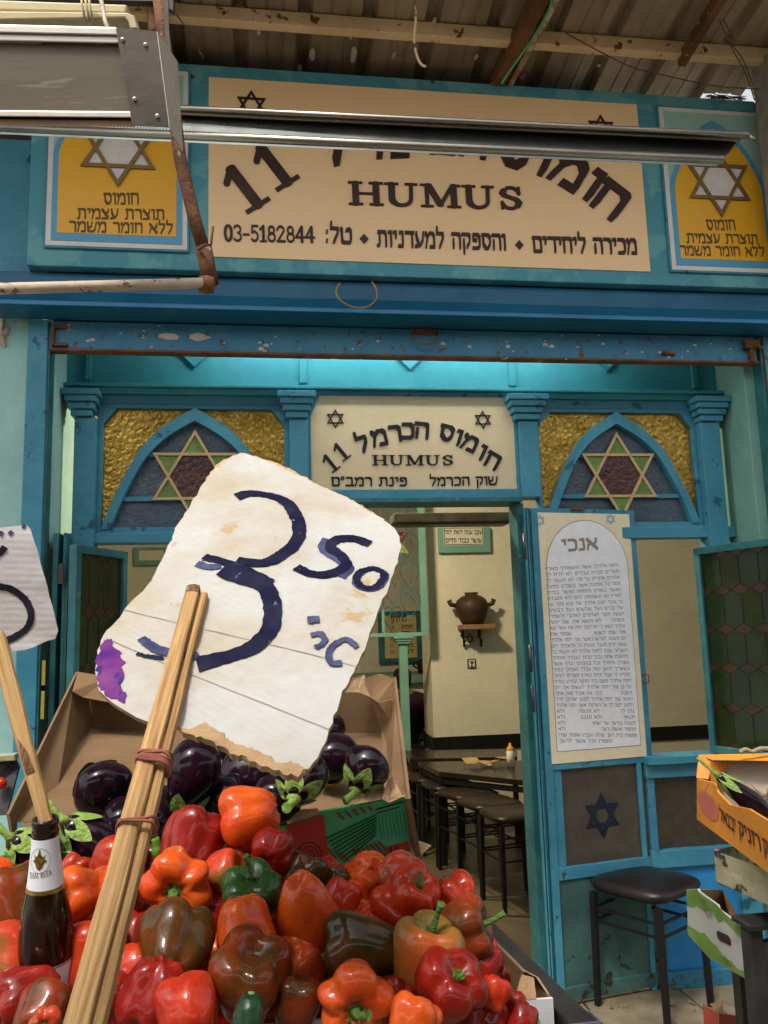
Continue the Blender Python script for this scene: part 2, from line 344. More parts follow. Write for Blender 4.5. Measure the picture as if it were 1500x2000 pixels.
LAT = {
 'H': (1.0, [[(.18,1),(.18,0)],[(.82,1),(.82,0)],['t',(.18,.5),(.82,.5)],['t',(0,1),(.36,1)],['t',(0,0),(.36,0)],['t',(.64,1),(1,1)],['t',(.64,0),(1,0)]]),
 'U': (1.0, [[(.18,1),(.18,.3)]+arc(.48,.3,.3,.3,180,270,5),['m']+arc(.48,.3,.3,.3,270,360,5)+[(.80,1)],['t',(0,1),(.36,1)],['t',(.64,1),(.96,1)]]),
 'M': (1.2, [['m',(.16,1),(.16,0)],[(.22,1),(.58,.06)],['m',(.58,.06),(.98,1)],[(1.02,1),(1.02,0)],['t',(0,1),(.26,1)],['t',(0,0),(.32,0)],['t',(.84,0),(1.2,0)],['t',(.96,1),(1.2,1)]]),
 'S': (.8, [['m',(.68,.72)]+arc(.4,.74,.27,.26,20,110,5),[(.2,.88),(.14,.74),(.22,.6),(.58,.44),(.67,.28),(.6,.1)],['m']+arc(.4,.26,.27,.26,290,190,5),['t',(.68,1),(.68,.7)],['t',(.12,0),(.12,.3)]]),
 'T': (.7, [['m',(0,1),(.7,1)],[(.35,1),(.35,0)]]), 'A': (.8, [['m',(0,0),(.4,1)],[(.4,1),(.78,0)],['t',(.15,.35),(.65,.35)]]),
 'I': (.25, [[(.12,1),(.12,0)]]), 'B': (.65, [[(.1,1),(.1,0)],['m',(.1,1),(.4,1),(.55,.78),(.4,.54),(.1,.54)],['m',(.4,.54),(.6,.28),(.42,0),(.1,0)]]),
 'E': (.6, [[(.1,1),(.1,0)],['m',(.1,1),(.55,1)],['m',(.1,.5),(.45,.5)],['m',(.1,0),(.58,0)]]),
 'R': (.7, [[(.1,1),(.1,0)],['m',(.1,1),(.42,1),(.56,.76),(.42,.52),(.1,.52)],[(.35,.5),(.65,0)]]),
 '0': (.66, [arc(.33,.5,.25,.5,90,450,17)]), '1': (.5, [['m',(.02,.78),(.26,1)],[(.27,1),(.27,0)],['t',(.02,0),(.5,0)]]),
 '2': (.66, [['m']+arc(.3,.72,.26,.28,170,0,8)+[(.1,.06)],[(.06,.02),(.6,.02)]]),
 '3': (.62, [['m']+arc(.27,.75,.25,.25,150,-70,9),['m']+arc(.27,.27,.28,.27,80,-150,9)]),
 '4': (.68, [[(.48,1),(.48,0)],['m',(.45,1),(.02,.3),(.68,.3)]]),
 '5': (.62, [['m',(.55,1),(.12,1),(.1,.55)],['m']+arc(.28,.32,.27,.31,130,-140,10)]),
 '6': (.64, [['m']+arc(.33,.28,.26,.28,0,360,12),['m',(.08,.3),(.15,.75),(.5,1)]]),
 '8': (.64, [['m']+arc(.32,.75,.22,.24,0,360,12),['m']+arc(.32,.27,.27,.27,0,360,12)]), '-': (.5, [['m',(.05,.42),(.45,.42)]]),
 ' ': (.4, []), ':': (.25, [[(.1,.05),(.1,.1)], [(.1,.65),(.1,.7)]]),
}
def hull2(pts):
    pts = sorted(set((round(a,6), round(b,6)) for a, b in pts)); lo = []; up = []
    for p in pts:
        while len(lo) > 1 and (lo[-1][0]-lo[-2][0])*(p[1]-lo[-2][1])-(lo[-1][1]-lo[-2][1])*(p[0]-lo[-2][0]) <= 0: lo.pop()
        lo.append(p)
    for p in reversed(pts):
        while len(up) > 1 and (up[-1][0]-up[-2][0])*(p[1]-up[-2][1])-(up[-1][1]-up[-2][1])*(p[0]-up[-2][0]) <= 0: up.pop()
        up.append(p)
    return lo[:-1]+up[:-1]
ZK = [0]
def glyph(mb, ch, org, ex, ez, nrm, thick, heavy=1.0, font='heb'):
    """org: 3D lower-left, ex/ez: 3D vectors of one em to the right / up, nrm: outward normal, thick in m (0: flat print)"""
    dct = HEB if (font == 'heb' and ch in HEB) else LAT
    if ch not in dct: return
    w, st = dct[ch]
    for s in st:
        if dct is HEB:
            hx, hy, sk = .055*heavy, .105*heavy, .035
            pts = s
            nib = [(-hx-sk,-hy),(hx-sk*.3,-hy),(hx+sk,hy),(-hx+sk*.3,hy)]
            if ch == '◆': nib = [(-.2,0),(0,-.24),(.2,0),(0,.24)]
        else:
            k = s[0] if isinstance(s[0], str) else None; pts = s[1:] if k else s
            hx, hy = {None: (.10,.06), 't': (.04,.035), 'm': (.06,.055)}[k]; hx *= heavy; hy *= heavy
            nib = [(hx*cos(a), hy*sin(a)) for a in [pi/4*i+pi/8 for i in range(8)]] if not k == 't' else [(-hx,-hy),(hx,-hy),(hx,hy),(-hx,hy)]
        for a, b in zip(pts, pts[1:]):
            h = hull2([(p[0]+q[0], (p[1]*(1-.2) +.1)+q[1]) if dct is HEB else (p[0]+q[0], p[1]*.9+.05+q[1]) for p in (a, b) for q in nib])
            ZK[0] = (ZK[0]+1) % 9; e = nrm*(.00025+.00006*ZK[0]+thick)
            q3 = [org+ex*x+ez*y+e for x, y in h]
            if thick: mb.slab(q3, -nrm*(thick+.0002))
            else: mb.add(q3, [tuple(range(len(q3)))])
def order(s):
    """visual order: reverse, then restore digit/latin runs"""
    import re
    r = s[::-1]
    return re.sub(r'[0-9A-Z][0-9A-Z\-]*', lambda m: m.group(0)[::-1], r)
def line(mb, s, a, b, h, nrm, thick=0, heavy=1.0, font='heb', gap=.17, rtl=True):
    """text fitted between 3D baseline points a (left) and b (right), letter height h in m"""
    t = order(s) if (font == 'heb' and rtl) else s
    ws = [(HEB if (font == 'heb' and c in HEB) else LAT).get(c, (.4,))[0]+gap for c in t]
    tot = sum(ws)-gap; ex = (b-a)/tot; ez = (nrm.cross(b-a)).normalized()*-h
    if ez.z < 0: ez = -ez
    x = 0
    for c, w in zip(t, ws):
        gm = MB() if isinstance(mb, list) else mb
        if gm is not mb: mb.append(gm)
        glyph(gm, c, a+ex*x, ex, ez, nrm, thick, heavy, font); x += w
def letters(lst, m, par):
    for g in lst:
        if g.f: g.build('letter', m, par)
NF = Vector((0,-1,0))
def star_frame(mb, c, R, w, ax=Vector((1,0,0)), az=Vector((0,0,1)), nrm=NF, t=.004, rot=0):
    """hexagram of two outlined triangles; w = bar width"""
    for k, base in enumerate((90, -90)):
        o = [c+ax*(R*cos(radians(base+rot+120*i)))+az*(R*sin(radians(base+rot+120*i)))+nrm*(t+.0006*k) for i in range(3)]
        f = 1-2*w/R
        n_ = [c+ax*(R*f*cos(radians(base+rot+120*i)))+az*(R*f*sin(radians(base+rot+120*i)))+nrm*(t+.0006*k) for i in range(3)]
        for i in range(3):
            j = (i+1) % 3; mb.slab([o[i], o[j], n_[j], n_[i]], -nrm*t)

def smooth(pts, n=6):
    out = []
    for i in range(len(pts)-1):
        p0, p1, p2, p3 = pts[max(i-1,0)], pts[i], pts[i+1], pts[min(i+2,len(pts)-1)]
        for k_ in range(n):
            t = k_/n; out.append(.5*((2*p1)+(p2-p0)*t+(2*p0-5*p1+4*p2-p3)*t*t+(3*p1-p0-3*p2+p3)*t**3))
    return out+[pts[-1]]
# ================================================================== GROUND, ROOM
g = MB().box(-12, 14, -12, 3.33, G-.3, G-.015).build('ground', M('lane_paving', (.34,.29,.22), (.27,.23,.17), 2, .85, bump=.003, bscale=20)); struct(g)
MB().box(.14, 3.32, 2.09, 3.30, G-.02, G-.010).build('joint_bed', GROUT, g)
pv = g
tiles = []
x0, y0, ts = .15, 2.1, .395
tm = MB().box(-ts/2+.004, ts/2-.004, -ts/2+.004, ts/2-.004, -.02, 0).build('tile', TILE, None, bevel=.003)
tm.parent = pv
first = True
for i in range(8):
    for j in range(3):
        o = tm if first else tm.copy()
        if not first: COL.objects.link(o)
        first = False
        o.parent = pv; o.location = (x0+ts*i, y0+ts*(j+.5), G+random.uniform(-.001, .0015)); o.rotation_euler = (random.uniform(-.004,.004), random.uniform(-.004,.004), random.choice((0,pi/2,pi,-pi/2)))
fl = MB().box(-3, 6, 3.33, 11, G-.3, G+.004).build('interior_floor', FLOORM); struct(fl)

# interior walls: the back wall with the urn at Y=6.3, a passage on its left running further back
YB = 6.3
xc = P(842, 1300, YB).x
w = MB().box(xc, 6, YB, YB+.35, G, 3.2).build('back_wall', PLASTER); struct(w)
w = MB().box(-3, 6, 8.4, 8.6, G, 3.2).box(-3.0, -2.8, 3.4, 8.6, G, 3.2).box(4.6, 4.8, 3.4, 6.3, G, 3.2).build('interior_wall', PLASTER); struct(w)
c = MB().box(-3.0, 6, 3.36, 8.6, 3.2, 3.3).build('interior_ceiling', PLASTER); struct(c)
za, zb = P(900, 1438, YB-.01).z, P(900, 1466, YB-.01).z
s_ = MB().box(xc-.012, 4.6, YB-.014, YB-.001, zb, za).box(xc-.012, xc-.001, YB-.001, YB+.35, zb, za).build('dado_stripe', BLACKST); struct(s_)
# left inner wall face seen through the left window
w = MB().box(-.9, -.8, 3.4, 3.5, G, 3.2).build('inner_pier', PLASTER); struct(w)
# half wall in the room that carries the green post
yh = 6.1
ph = P(800, 1522, yh)
w = MB().box(-.6, P(846,1500,yh).x, yh-.06, yh+.06, G, ph.z).build('half_wall', M('half_wall_white', (.50,.45,.33), None, 3, .7)); struct(w)

# unseen other side of the lane, added for glossy things to reflect
op = thing('added_stall_row', 'unseen stalls with dark canopies behind the viewer, added for reflections', 'stalls', (0, -4.5, G))
MB().box(-9, 10, -6.5, -5.2, G, 3.1).build('wall', M('lane_wall', (.40,.32,.23), (.33,.26,.18), 1, .9), op)
for i in range(6): MB().slab([(-8.5+i*3,-5.2,3.1),(-5.8+i*3,-5.2,3.1),(-5.8+i*3,-3.6,2.5),(-8.5+i*3,-3.6,2.5)], (0,0,.03)).build('canopy', M('canopy_cloth', (.06,.09,.07), (.09,.05,.04), .7, .8), op)
for i in range(6): MB().box(-8.4+i*3, -5.9+i*3, -4.6, -3.8, G, .95).build('stall_counter', M('counter_wood', (.14,.09,.05), None, 3, .8), op)
cn = thing('added_canopy', 'unseen cloth canopy added over the lane to darken reflections', 'canopy', (0, -2.2, 3.5))  # unseen cloth, added to darken reflections and leave a bright gap
for i in range(5): MB().slab([(-6+i*2.6,-3.6,3.55),(-3.5+i*2.6,-3.6,3.55),(-3.5+i*2.6,-.35,3.45),(-6+i*2.6,-.35,3.45)], (0,0,.01)).build('cloth', M('canopy_beige', (.30,.25,.18), (.22,.18,.13), .8, .9), cn)
MB().box(-6.2, 7.2, -.37, -.33, 3.40, 3.44).box(-6.2, 7.2, -3.62, -3.58, 3.50, 3.54).build('canopy_rail', PURLIN, cn)
# ================================================================== OUTER WALLS
wl = MB().box(-3.2, -.835, 2.985, 3.30, G, 2.76).box(-.835, -.757, 3.03, 3.42, G, 2.62).build('left_wall', MINT, bevel=.004); struct(wl)
wl2 = MB().box(-3.2, -.836, 2.975, 3.3, 2.775, 3.30).build('left_upper_wall', BLUE); struct(wl2)
jr = MB().box(1.93, 2.25, 3.02, 3.42, G, 2.9).build('right_jamb_wall', JAMBG, bevel=.004); struct(jr)
wr = MB().box(2.10, 4.5, 2.985, 3.02, G, 2.76).build('right_wall', MINT); struct(wr)
wu = MB().box(-3.2, 1.40, 3.12, 3.3, 2.9, 3.72).box(2.25, 4.5, 3.03, 3.3, 2.9, 3.58).build('upper_wall', M('brown_upper_wall', (.12,.09,.06), None, 3, .9)); struct(wu)
lt = MB().box(-.755, 2.25, 3.26, 3.42, 2.72, 2.9).box(-.755, 1.93, 3.02, 3.26, 2.86, 2.9).build('lintel', M('lintel_blue', (.05,.3,.4), None, 3, .6)); struct(lt)
# cracked plaster lump on the left wall
pl = MB()
pts = [PP(-6,640,Vector((0,2.985,0)),NF)]
for i in range(14):
    a = 2*pi*i/14; r = .035+.014*sin(i*2.3)
    pts.append(P(2,652,2.985)+Vector((r*.8*cos(a), 0, r*1.5*sin(a))))
c0 = P(2,652,2.96)
pl.add([c0]+[p+Vector((0,-.001,0)) for p in pts[1:]], [(0, i, i % 14+1) for i in range(1, 15)], True)
tag(pl.build('plaster_patch', M('bare_plaster', (.5,.42,.32), None, 20, .9, bump=.004, bscale=60)), 'rough lump of bare plaster on the mint wall by the left frame edge', 'plaster patch')

# posts / shutter rails
lp = thing('shutter_rail', 'blue vertical shutter rail at the left of the shop opening', 'rail', (-.79, 2.97, G))
MB().box(-.832, -.762, 2.955, 2.983, G, 2.60).build('rail_face', BLUE, lp, bevel=.004)
MB().box(-.7615, -.7555, 2.962, 3.03, G, 2.58).build('rail_channel', TEAL_DK, lp, bevel=.001)
for zz, hh in ((P(75,1320,2.95).z, .10), (P(72,1372,2.95).z, .11)): MB().box(-.748, -.737, 2.957, 2.961, zz-hh/2, zz+hh/2).build('tape', TAPE, lp)
rp = thing('shutter_rail', 'blue vertical shutter rail at the right of the shop opening', 'rail', (2.0, 2.97, G))
MB().box(1.985, 2.09, 2.955, 2.983, G, 2.60).build('rail_face', BLUE, rp, bevel=.004)
MB().box(1.9805, 1.984, 2.950, 2.954, G, 2.58).build('rust_edge', RUSTB, rp)
MB().box(1.972, 1.983, 2.962, 3.03, G, 2.60).build('rail_channel', TEAL_DK, rp, bevel=.001)

# fascia hood under the sign
fa = thing('shutter_hood', 'dark blue metal hood along the underside of the big shop sign', 'hood', (.6, 2.9, 2.62))
xl, xr = -.935, 2.6
prof = [(2.94,2.772),(2.935,2.70),(2.90,2.655),(2.865,2.632),(2.852,2.632),(2.850,2.612),(2.96,2.602),(2.975,2.772)]
MB().slab([(xl,y,z) for y,z in prof], (xr-xl,0,0)).build('hood_face', BLUE_DK, fa, bevel=.002)
MB().box(xl, xr, 2.846, 2.8515, 2.612, 2.625).build('hood_lip', M('lip_blue', (.03,.22,.45), None, 6, .35), fa, bevel=.001)
MB().box(-.755, 1.955, 2.995, 3.002, 2.60, 2.90).build('light_block_plate', BLUE_DK, fa)  # unseen plate added to stop tube light leaking past the hood
# rolled shutter bottom rail
sh = thing('roller_shutter', 'rust flecked blue bottom rail of the rolled up shop shutter', 'shutter', (.6, 2.95, 2.5))
MB().box(-.755, 1.955, 2.958, 2.985, 2.493, 2.598).build('bottom_rail', BLUE_SH, sh, bevel=.003)
MB().box(-.755, 1.955, 2.945, 2.990, 2.484, 2.492).build('angle_strip', RUSTB, sh, bevel=.001)
h = MB(); a = P(808,650,2.95); b = P(853,650,2.95); dz = Vector((0,0,-.05)); f = Vector((0,-.02,0))
h.tube([a, a+f+dz*.5, a+f+dz+Vector((.02,0,0)), b+f+dz-Vector((.02,0,0)), b+f+dz*.5, b], .0035, 8); h.build('handle', RUSTB, sh)
hp = MB(); c0 = P(830,655,2.956); hp.box(c0.x-.055, c0.x+.05, 2.951, 2.957, 2.575, 2.597); hp.build('handle_plate', RUSTB, sh)
hk = MB(); c0 = P(118,652,2.95); hk.box(c0.x-.03, c0.x-.02, 2.94, 2.957, c0.z-.045, c0.z+.03).box(c0.x-.02,c0.x+.025,2.943,2.957,c0.z+.02,c0.z+.03).box(c0.x-.02,c0.x+.025,2.943,2.957,c0.z-.045,c0.z-.035); hk.build('latch_bracket', RUSTB, sh, bevel=.001)
hk = MB(); c0 = P(1465,680,2.95); hk.box(c0.x-.03, c0.x+.03, 2.93, 2.957, c0.z-.005, c0.z+.03).box(c0.x-.01,c0.x+.01,2.935,2.957,c0.z-.06,c0.z-.006).tube([c0+Vector((-.03,-.01,.02)),c0+Vector((.04,-.03,-.01))],.006); hk.build('latch_bracket', RUSTB, sh, bevel=.001)
hk = MB(); c0 = P(1305,690,2.95); hk.box(c0.x-.025, c0.x+.03, 2.945, 2.957, c0.z-.005, c0.z+.006).tube([c0+Vector((-.03,-.012,0)), c0+Vector((-.01,-.012,.006))], .004); hk.build('hasp', RUSTB, sh)
ds = MB()   # dried splashes of render on the rail
for i in range(46):
    x = random.uniform(-.7, 1.9); z = random.uniform(2.50, 2.59); r = random.choice((.003,.004,.006,.008)); big = i in (3, 9)
    if big: x = P(300+i*10,660,2.95).x; z = 2.548; r = .018
    n = 7; vs = [(x,2.9535 if big else 2.9555,z)]+[(x+r*(2.0 if big else 1.3)*cos(2*pi*k/n)*random.uniform(.7,1.3), 2.9575, z+r*sin(2*pi*k/n)*random.uniform(.6,1.1)) for k in range(n)]
    ds.add(vs, [(0, k, k % n+1) for k in range(1, n+1)], True)
stuff(ds.build('mortar_splash', M('splash', (.55,.48,.42), None, 30, .9), sh))

# lamp hidden up behind the shutter that lights the frieze
lf = thing('tube_lamp', 'lit strip lamp tucked up behind the rolled shutter above the frieze', 'lamp', (.5, 3.06, 2.7))
MB().box(-.25, 1.3, 3.03, 3.07, 2.785, 2.83).build('lamp_body', WHITE, lf)
MB().tube([(-.22,3.05,2.77),(1.27,3.05,2.77)], .012, 10).build('lamp_tube', TUBE, lf)

# ================================================================== SHOPFRONT (inner)
sf = thing('shopfront', 'turquoise and blue wooden shopfront with columns, arched stained windows and open doorway', 'shopfront', (.6, YF, G))
def X(px, py=900, Y=YF): return P(px, py, Y).x
def Z(px, py, Y=YF): return P(px, py, Y).z
zcap = 2.395
# frieze
fr = MB().box(-.755, 1.93, 3.225, 3.26, 2.44, 2.86).build('frieze', M('frieze_turquoise', (.06,.34,.40), (.05,.29,.37), 4, .4, bump=.0006, bscale=30), sf)
for px in (592, 998): MB().box(X(px,720)-.016, X(px,720)+.016, 3.214, 3.2245, 2.462, 2.855).build('frieze_batten', MATS['frieze_turquoise'], sf, bevel=.002)
for px in (174, 1352): MB().box(X(px,720)-.011, X(px,720)+.011, 3.214, 3.2245, 2.462, 2.855).build('frieze_batten', MATS['frieze_turquoise'], sf, bevel=.002)
for px, py in ((380,718),(801,723),(1185,726)):
    c0 = P(px, py, 3.22); mb = MB(); r = .115
    zc = c0.z+r
    q = [(0,-r),(r,0),(0,r),(-r,0)]
    for i in range(4):
        a, b = q[i], q[(i+1) % 4]; k = .87
        mb.slab([(c0.x+a[0],3.213,zc+a[1]),(c0.x+b[0],3.213,zc+b[1]),(c0.x+b[0]*k,3.213,zc+b[1]*k),(c0.x+a[0]*k,3.213,zc+a[1]*k)], (0,.0115,0))
    mb.build('diamond_moulding', MATS['frieze_turquoise'], sf, bevel=.001)
MB().box(-.755, 1.93, 3.17, 3.26, 2.425, 2.438).box(-.755, 1.93, 3.19, 3.26, 2.403, 2.4245).build('cornice', MATS['frieze_turquoise'], sf, bevel=.002)
# top rail below the cornice
MB().box(-.74, 1.93, 3.21, 3.27, 2.365, 2.4025).build('top_rail', BLUE, sf, bevel=.002)
# columns
cols = [(150,196,132,203),(562,602,541,614),(1003,1043,979,1055),(1352,1392,1334,1402)]
COLX = []
for k, (a, b, ca, cb) in enumerate(cols):
    xa, xb, xca, xcb = X(a,850), X(b,850), X(ca,785), X(cb,785)
    COLX.append((xa, xb))
    zbot = 1.8 if k in (1, 2) else G
    co = MB().box(xa+.004, xb-.004, 3.165, 3.25, zbot if k in (0,3) else 1.985, 2.30).build('column', BLUE, sf, bevel=.003)
    mb = MB()
    for i, (e, zt) in enumerate(((0,2.402),(.010,2.378),(.020,2.352),(.030,2.326))):
        mb.box(xca+e, xcb-e, 3.12+e, 3.26, zt-.0235, zt)
    mb.build('capital', BLUE, co, bevel=.003)
xw = [COLX[0][1], COLX[1][0], COLX[1][1], COLX[2][0], COLX[2][1], COLX[3][0]]
# backing studs below the transom at the door
MB().box(COLX[1][0]+.004, COLX[1][1]-.004, 3.19, 3.25, G, 1.984).build('door_post', BLUE, sf, bevel=.003)
xdr = X(1003,1000)
MB().box(xdr+.0, xdr+.03, 3.19, 3.30, G, 1.965).build('door_post', TEAL_DK, sf, bevel=.003)
# transom rail
MB().box(-.74, COLX[1][0], 3.185, 3.25, 1.822, 1.862).build('transom', BLUE, sf, bevel=.003)
MB().box(COLX[1][0], COLX[2][1], 3.18, 3.255, 1.986, 2.022).build('transom', BLUE, sf, bevel=.003)
MB().box(COLX[2][1], 1.93, 3.185, 3.25, 1.815, 1.862).build('transom', BLUE, sf, bevel=.003)
MB().box(COLX[1][1], xdr+.02, 3.16, 3.30, 1.966, 1.985).build('door_head', TEAL_DK, sf, bevel=.002)

ARCH = [(0,1),(.34,.846),(.59,.655),(.78,.4),(.92,.17),(1,0)]
def arch_pts(cx, zb, w, h, n=6):
    out = []
    def cr(t):
        k = min(int(t), len(ARCH)-2); u = t-k
        p = [ARCH[max(k-1,0)], ARCH[k], ARCH[k+1], ARCH[min(k+2,len(ARCH)-1)]]
        return tuple(.5*((2*p[1][i])+(-p[0][i]+p[2][i])*u+(2*p[0][i]-5*p[1][i]+4*p[2][i]-p[3][i])*u*u+(-p[0][i]+3*p[1][i]-3*p[2][i]+p[3][i])*u**3) for i in (0,1))
    N = (len(ARCH)-1)*n
    right = [cr(i*(len(ARCH)-1)/N) for i in range(N+1)]
    return right   # apex -> base, unit
def arch_window(x0, x1, side):
    z0, z1 = 1.862, 2.366; xm = (x0+x1)/2
    p = MB()
    # surround
    p.box(x0, x0+.018, 3.205, 3.25, z0, z1-.002).box(x1-.018, x1, 3.205, 3.25, z0, z1-.002).box(x0+.018, x1-.018, 3.205, 3.25, z1-.018, z1-.002).box(x0+.018, x1-.018, 3.205, 3.25, z0, z0+.022)
    aw = p.build('arched_window', BLUE, sf, bevel=.002)
    ct = .05
    for sx in (-1, 1):
        xe = x0+.018 if sx < 0 else x1-.018
        MB().slab([(xe,3.203,z1-.018),(xe-sx*ct,3.203,z1-.018),(xe,3.203,z1-.018-ct*1.25)], (0,.04,0)).build('corner_block', BLUE, aw)
    hw = (x1-x0)/2-.02; hh = z1-z0-.032; pts = arch_pts(0,0,1,1)
    zb = z0+.016
    O = [(hw*a, hh*b) for a, b in pts]
    t = .034
    I = [((hw-t)*a, (hh-t*1.5)*b) for a, b in pts]
    fm = MB()
    for sx in (-1, 1):
        for i in range(len(O)-1):
            q = [(xm+sx*O[i][0],3.196,zb+O[i][1]),(xm+sx*O[i+1][0],3.196,zb+O[i+1][1]),(xm+sx*I[i+1][0],3.196,zb+I[i+1][1]),(xm+sx*I[i][0],3.196,zb+I[i][1])]
            fm.slab(q, (0,.035,0))
    fm.build('arch_frame', BLUE, aw)
    # gold glass each side of the arch
    for sx in (-1, 1):
        xe = xm+sx*((x1-x0)/2-.018)
        pl_ = [(xm, z1-.018)]+[(xe-sx*ct, z1-.018), (xe, z1-.018-ct*1.25), (xe, zb)]+[(xm+sx*a*1.0, zb+b) for a, b in reversed(O)]
        MB().add([(a,3.226,b) for a, b in pl_], [tuple(range(len(pl_)))]).build('gold_glass', GOLDG, aw)
    # blue glass behind the star, split by the two bars
    cz = zb+hh*.43; R = .172
    zu, zl = cz+R*.5, cz-R*.5
    def wid(z):
        for i in range(len(I)-1):
            if I[i][1] >= z-zb >= I[i+1][1]:
                u = (I[i][1]-(z-zb))/(I[i][1]-I[i+1][1]+1e-9); return I[i][0]+(I[i+1][0]-I[i][0])*u
        return I[-1][0]
    def band(za, zb_, sides):
        zs = [za+(zb_-za)*k/14 for k in range(15)]
        if sides == 0:
            pp = [(xm+wid(z), z) for z in zs]+[(xm-wid(z), z) for z in reversed(zs)]
        else: pp = [(xm+sides*wid(z), z) for z in zs]+[(xm+sides*.02, zb_), (xm+sides*.02, za)]
        MB().add([(a,3.228+.0005*abs(sides),b) for a, b in pp], [tuple(range(len(pp)))]).build('blue_glass', BLUEG, aw)
    band(zu, zb+I[0][1]-.0005, 0); band(zl, zu, -1); band(zl, zu, 1); band(zb, zl, 0)
    bw = .0085
    MB().box(xm-wid(zu)-.005, xm+wid(zu)+.005, 3.214, 3.224, zu-bw, zu+bw).build('glazing_bar', BLUE, aw)
    MB().box(xm-wid(zl)-.005, xm+wid(zl)+.005, 3.214, 3.224, zl-bw, zl+bw).build('glazing_bar', BLUE, aw)
    sm = MB(); star_frame(sm, Vector((xm,3.213,cz)), R+.012, .0105, t=.008); sm.build('star', SPANDR, aw)
    hx = [(xm+R/math.sqrt(3)*cos(radians(60*i)), 3.2125, cz+R/math.sqrt(3)*sin(radians(60*i))) for i in range(6)]
    MB().add(hx, [tuple(range(6))]).build('red_glass', REDG, aw)
    for i in range(6):
        a = radians(30+60*i); tip = Vector((xm+R*cos(a),3.2122,cz+R*sin(a)))
        b1 = Vector(hx[i]); b2 = Vector(hx[(i+1) % 6]); b1.y = b2.y = 3.2122
        MB().add([tip, b1, b2], [(0,1,2)]).build('green_glass', GREENG, aw)
arch_window(xw[0]-.004, xw[1]+.004, 0)
arch_window(xw[4]-.004, xw[5]+.004, 1)

# lower part of the shopfront either side of the doorway
def lower(x0, x1):
    MB().box(x0, x1, 3.15, 3.27, .925, .955).build('sill', BLUE, sf, bevel=.003)
    MB().box(x0, x1, 3.185, 3.25, .87, .9245).build('lower_rail', BLUE, sf, bevel=.003)
    MB().box(x0+.03, x1-.03, 3.215, 3.225, .60, .87).build('ribbed_glass', BROWNG, sf)
    MB().box(x0, x1, 3.185, 3.25, .535, .60).build('lower_rail', BLUE, sf, bevel=.003)
    MB().box(x0+.012, x1-.012, 3.205, 3.235, G+.06, .535).build('kick_panel', M('kick_blue', (.03,.25,.55), (.02,.2,.46), 6, .4, chips=((.02,.08,.12), .68, 14)), sf, bevel=.002)
    MB().box(x0, x1, 3.18, 3.26, G, G+.06).build('plinth', BLUE_SH, sf, bevel=.004)
lower(-.74, COLX[1][0]); lower(X(1222,1100), 1.93)
MB().box(X(1216,1100)-.02, X(1216,1100)+.0, 3.19, 3.26, G, 1.815).build('door_post', BLUE, sf, bevel=.003)

# small transom sign
ts_ = thing('transom_sign', 'cream sign with clipped corners lettered HUMUS over the doorway', 'sign', (.6, 3.2, 2.2))
x0, x1 = X(606,870), X(1000,870); z0, z1 = Z(800,966), Z(800,779)
ct = .075
o = [(x0,z0),(x1,z0),(x1,z1-ct*1.2),(x1-ct*.5,z1),(x0+ct*.5,z1),(x0,z1-ct*1.2)]
MB().slab([(a,3.192,b) for a, b in o], (0,.01,0)).build('sign_face', CREAM2, ts_, bevel=.001)
mb = MB()
oo = [(a+(.012 if a > 0.6 else -.012)*(1 if True else 0), b+(.012 if b > 2.1 else -.012)) for a, b in o]
for i in range(6):
    j = (i+1) % 6; mb.slab([(oo[i][0],3.186,oo[i][1]),(oo[j][0],3.186,oo[j][1]),(o[j][0],3.186,o[j][1]),(o[i][0],3.186,o[i][1])], (0,.03,0))
mb.build('sign_border', DOORB, ts_)
for px in (x0-.005, x1+.005):
    for sx in (-1,):
        pass
SF = .00205*(3.23/2.98)
def at(px, py, Y=3.192): return P(px, py, Y)
mb = []
def arc_word(mb, letters, Y, scale, h, thick, heavy=1.0, wx=1.0, font='heb'):
    """letters: (char, px, py of glyph centre, clockwise angle)"""
    for ch, px, py, an in letters:
        dct = HEB if (font == 'heb' and ch in HEB) else LAT
        w = dct[ch][0]; a = radians(-an); ex = Vector((cos(a),0,sin(a)))*h*wx; ez = Vector((-sin(a),0,cos(a)))*h
        gm = MB() if isinstance(mb, list) else mb
        if gm is not mb: mb.append(gm)
        c_ = P(px, py, Y); glyph(gm, ch, c_-ex*(w/2)-ez*.5, ex, ez, NF, thick, heavy, font)
arc_word(mb, [('ח',962,900,30),('ו',942,884,28),('מ',918,866,26),('ו',896,855,20),('ס',873,846,14),('ה',824,841,5),('כ',797,842,0),('ר',772,847,-6),('מ',741,855,-12),('ל',708,868,-18)], 3.192, 1, .068, .003, 1.15, 1.02)
arc_word(mb, [('1',645,904,-38),('1',666,882,-38)], 3.192, 1, .078, .003, 1.0, .95, 'lat')
letters(mb, BLK, ts_)
mb = []; line(mb, 'HUMUS', at(728,909), at(886,909), .042, NF, .003, font='lat', rtl=False, heavy=1.05, gap=.14); letters(mb, BLK, ts_)
mb = []; line(mb, 'שוק הכרמל', at(840,950), at(972,948), .038, NF, .003, heavy=.9); line(mb, 'פינת רמב״ם', at(648,950), at(795,950), .038, NF, .003, heavy=.9); letters(mb, BLK, ts_)
for px, py in ((655,818),(943,820)):
    mb = MB(); star_frame(mb, at(px,py), .039, .0045, t=.003); mb.build('star', BLK, ts_)

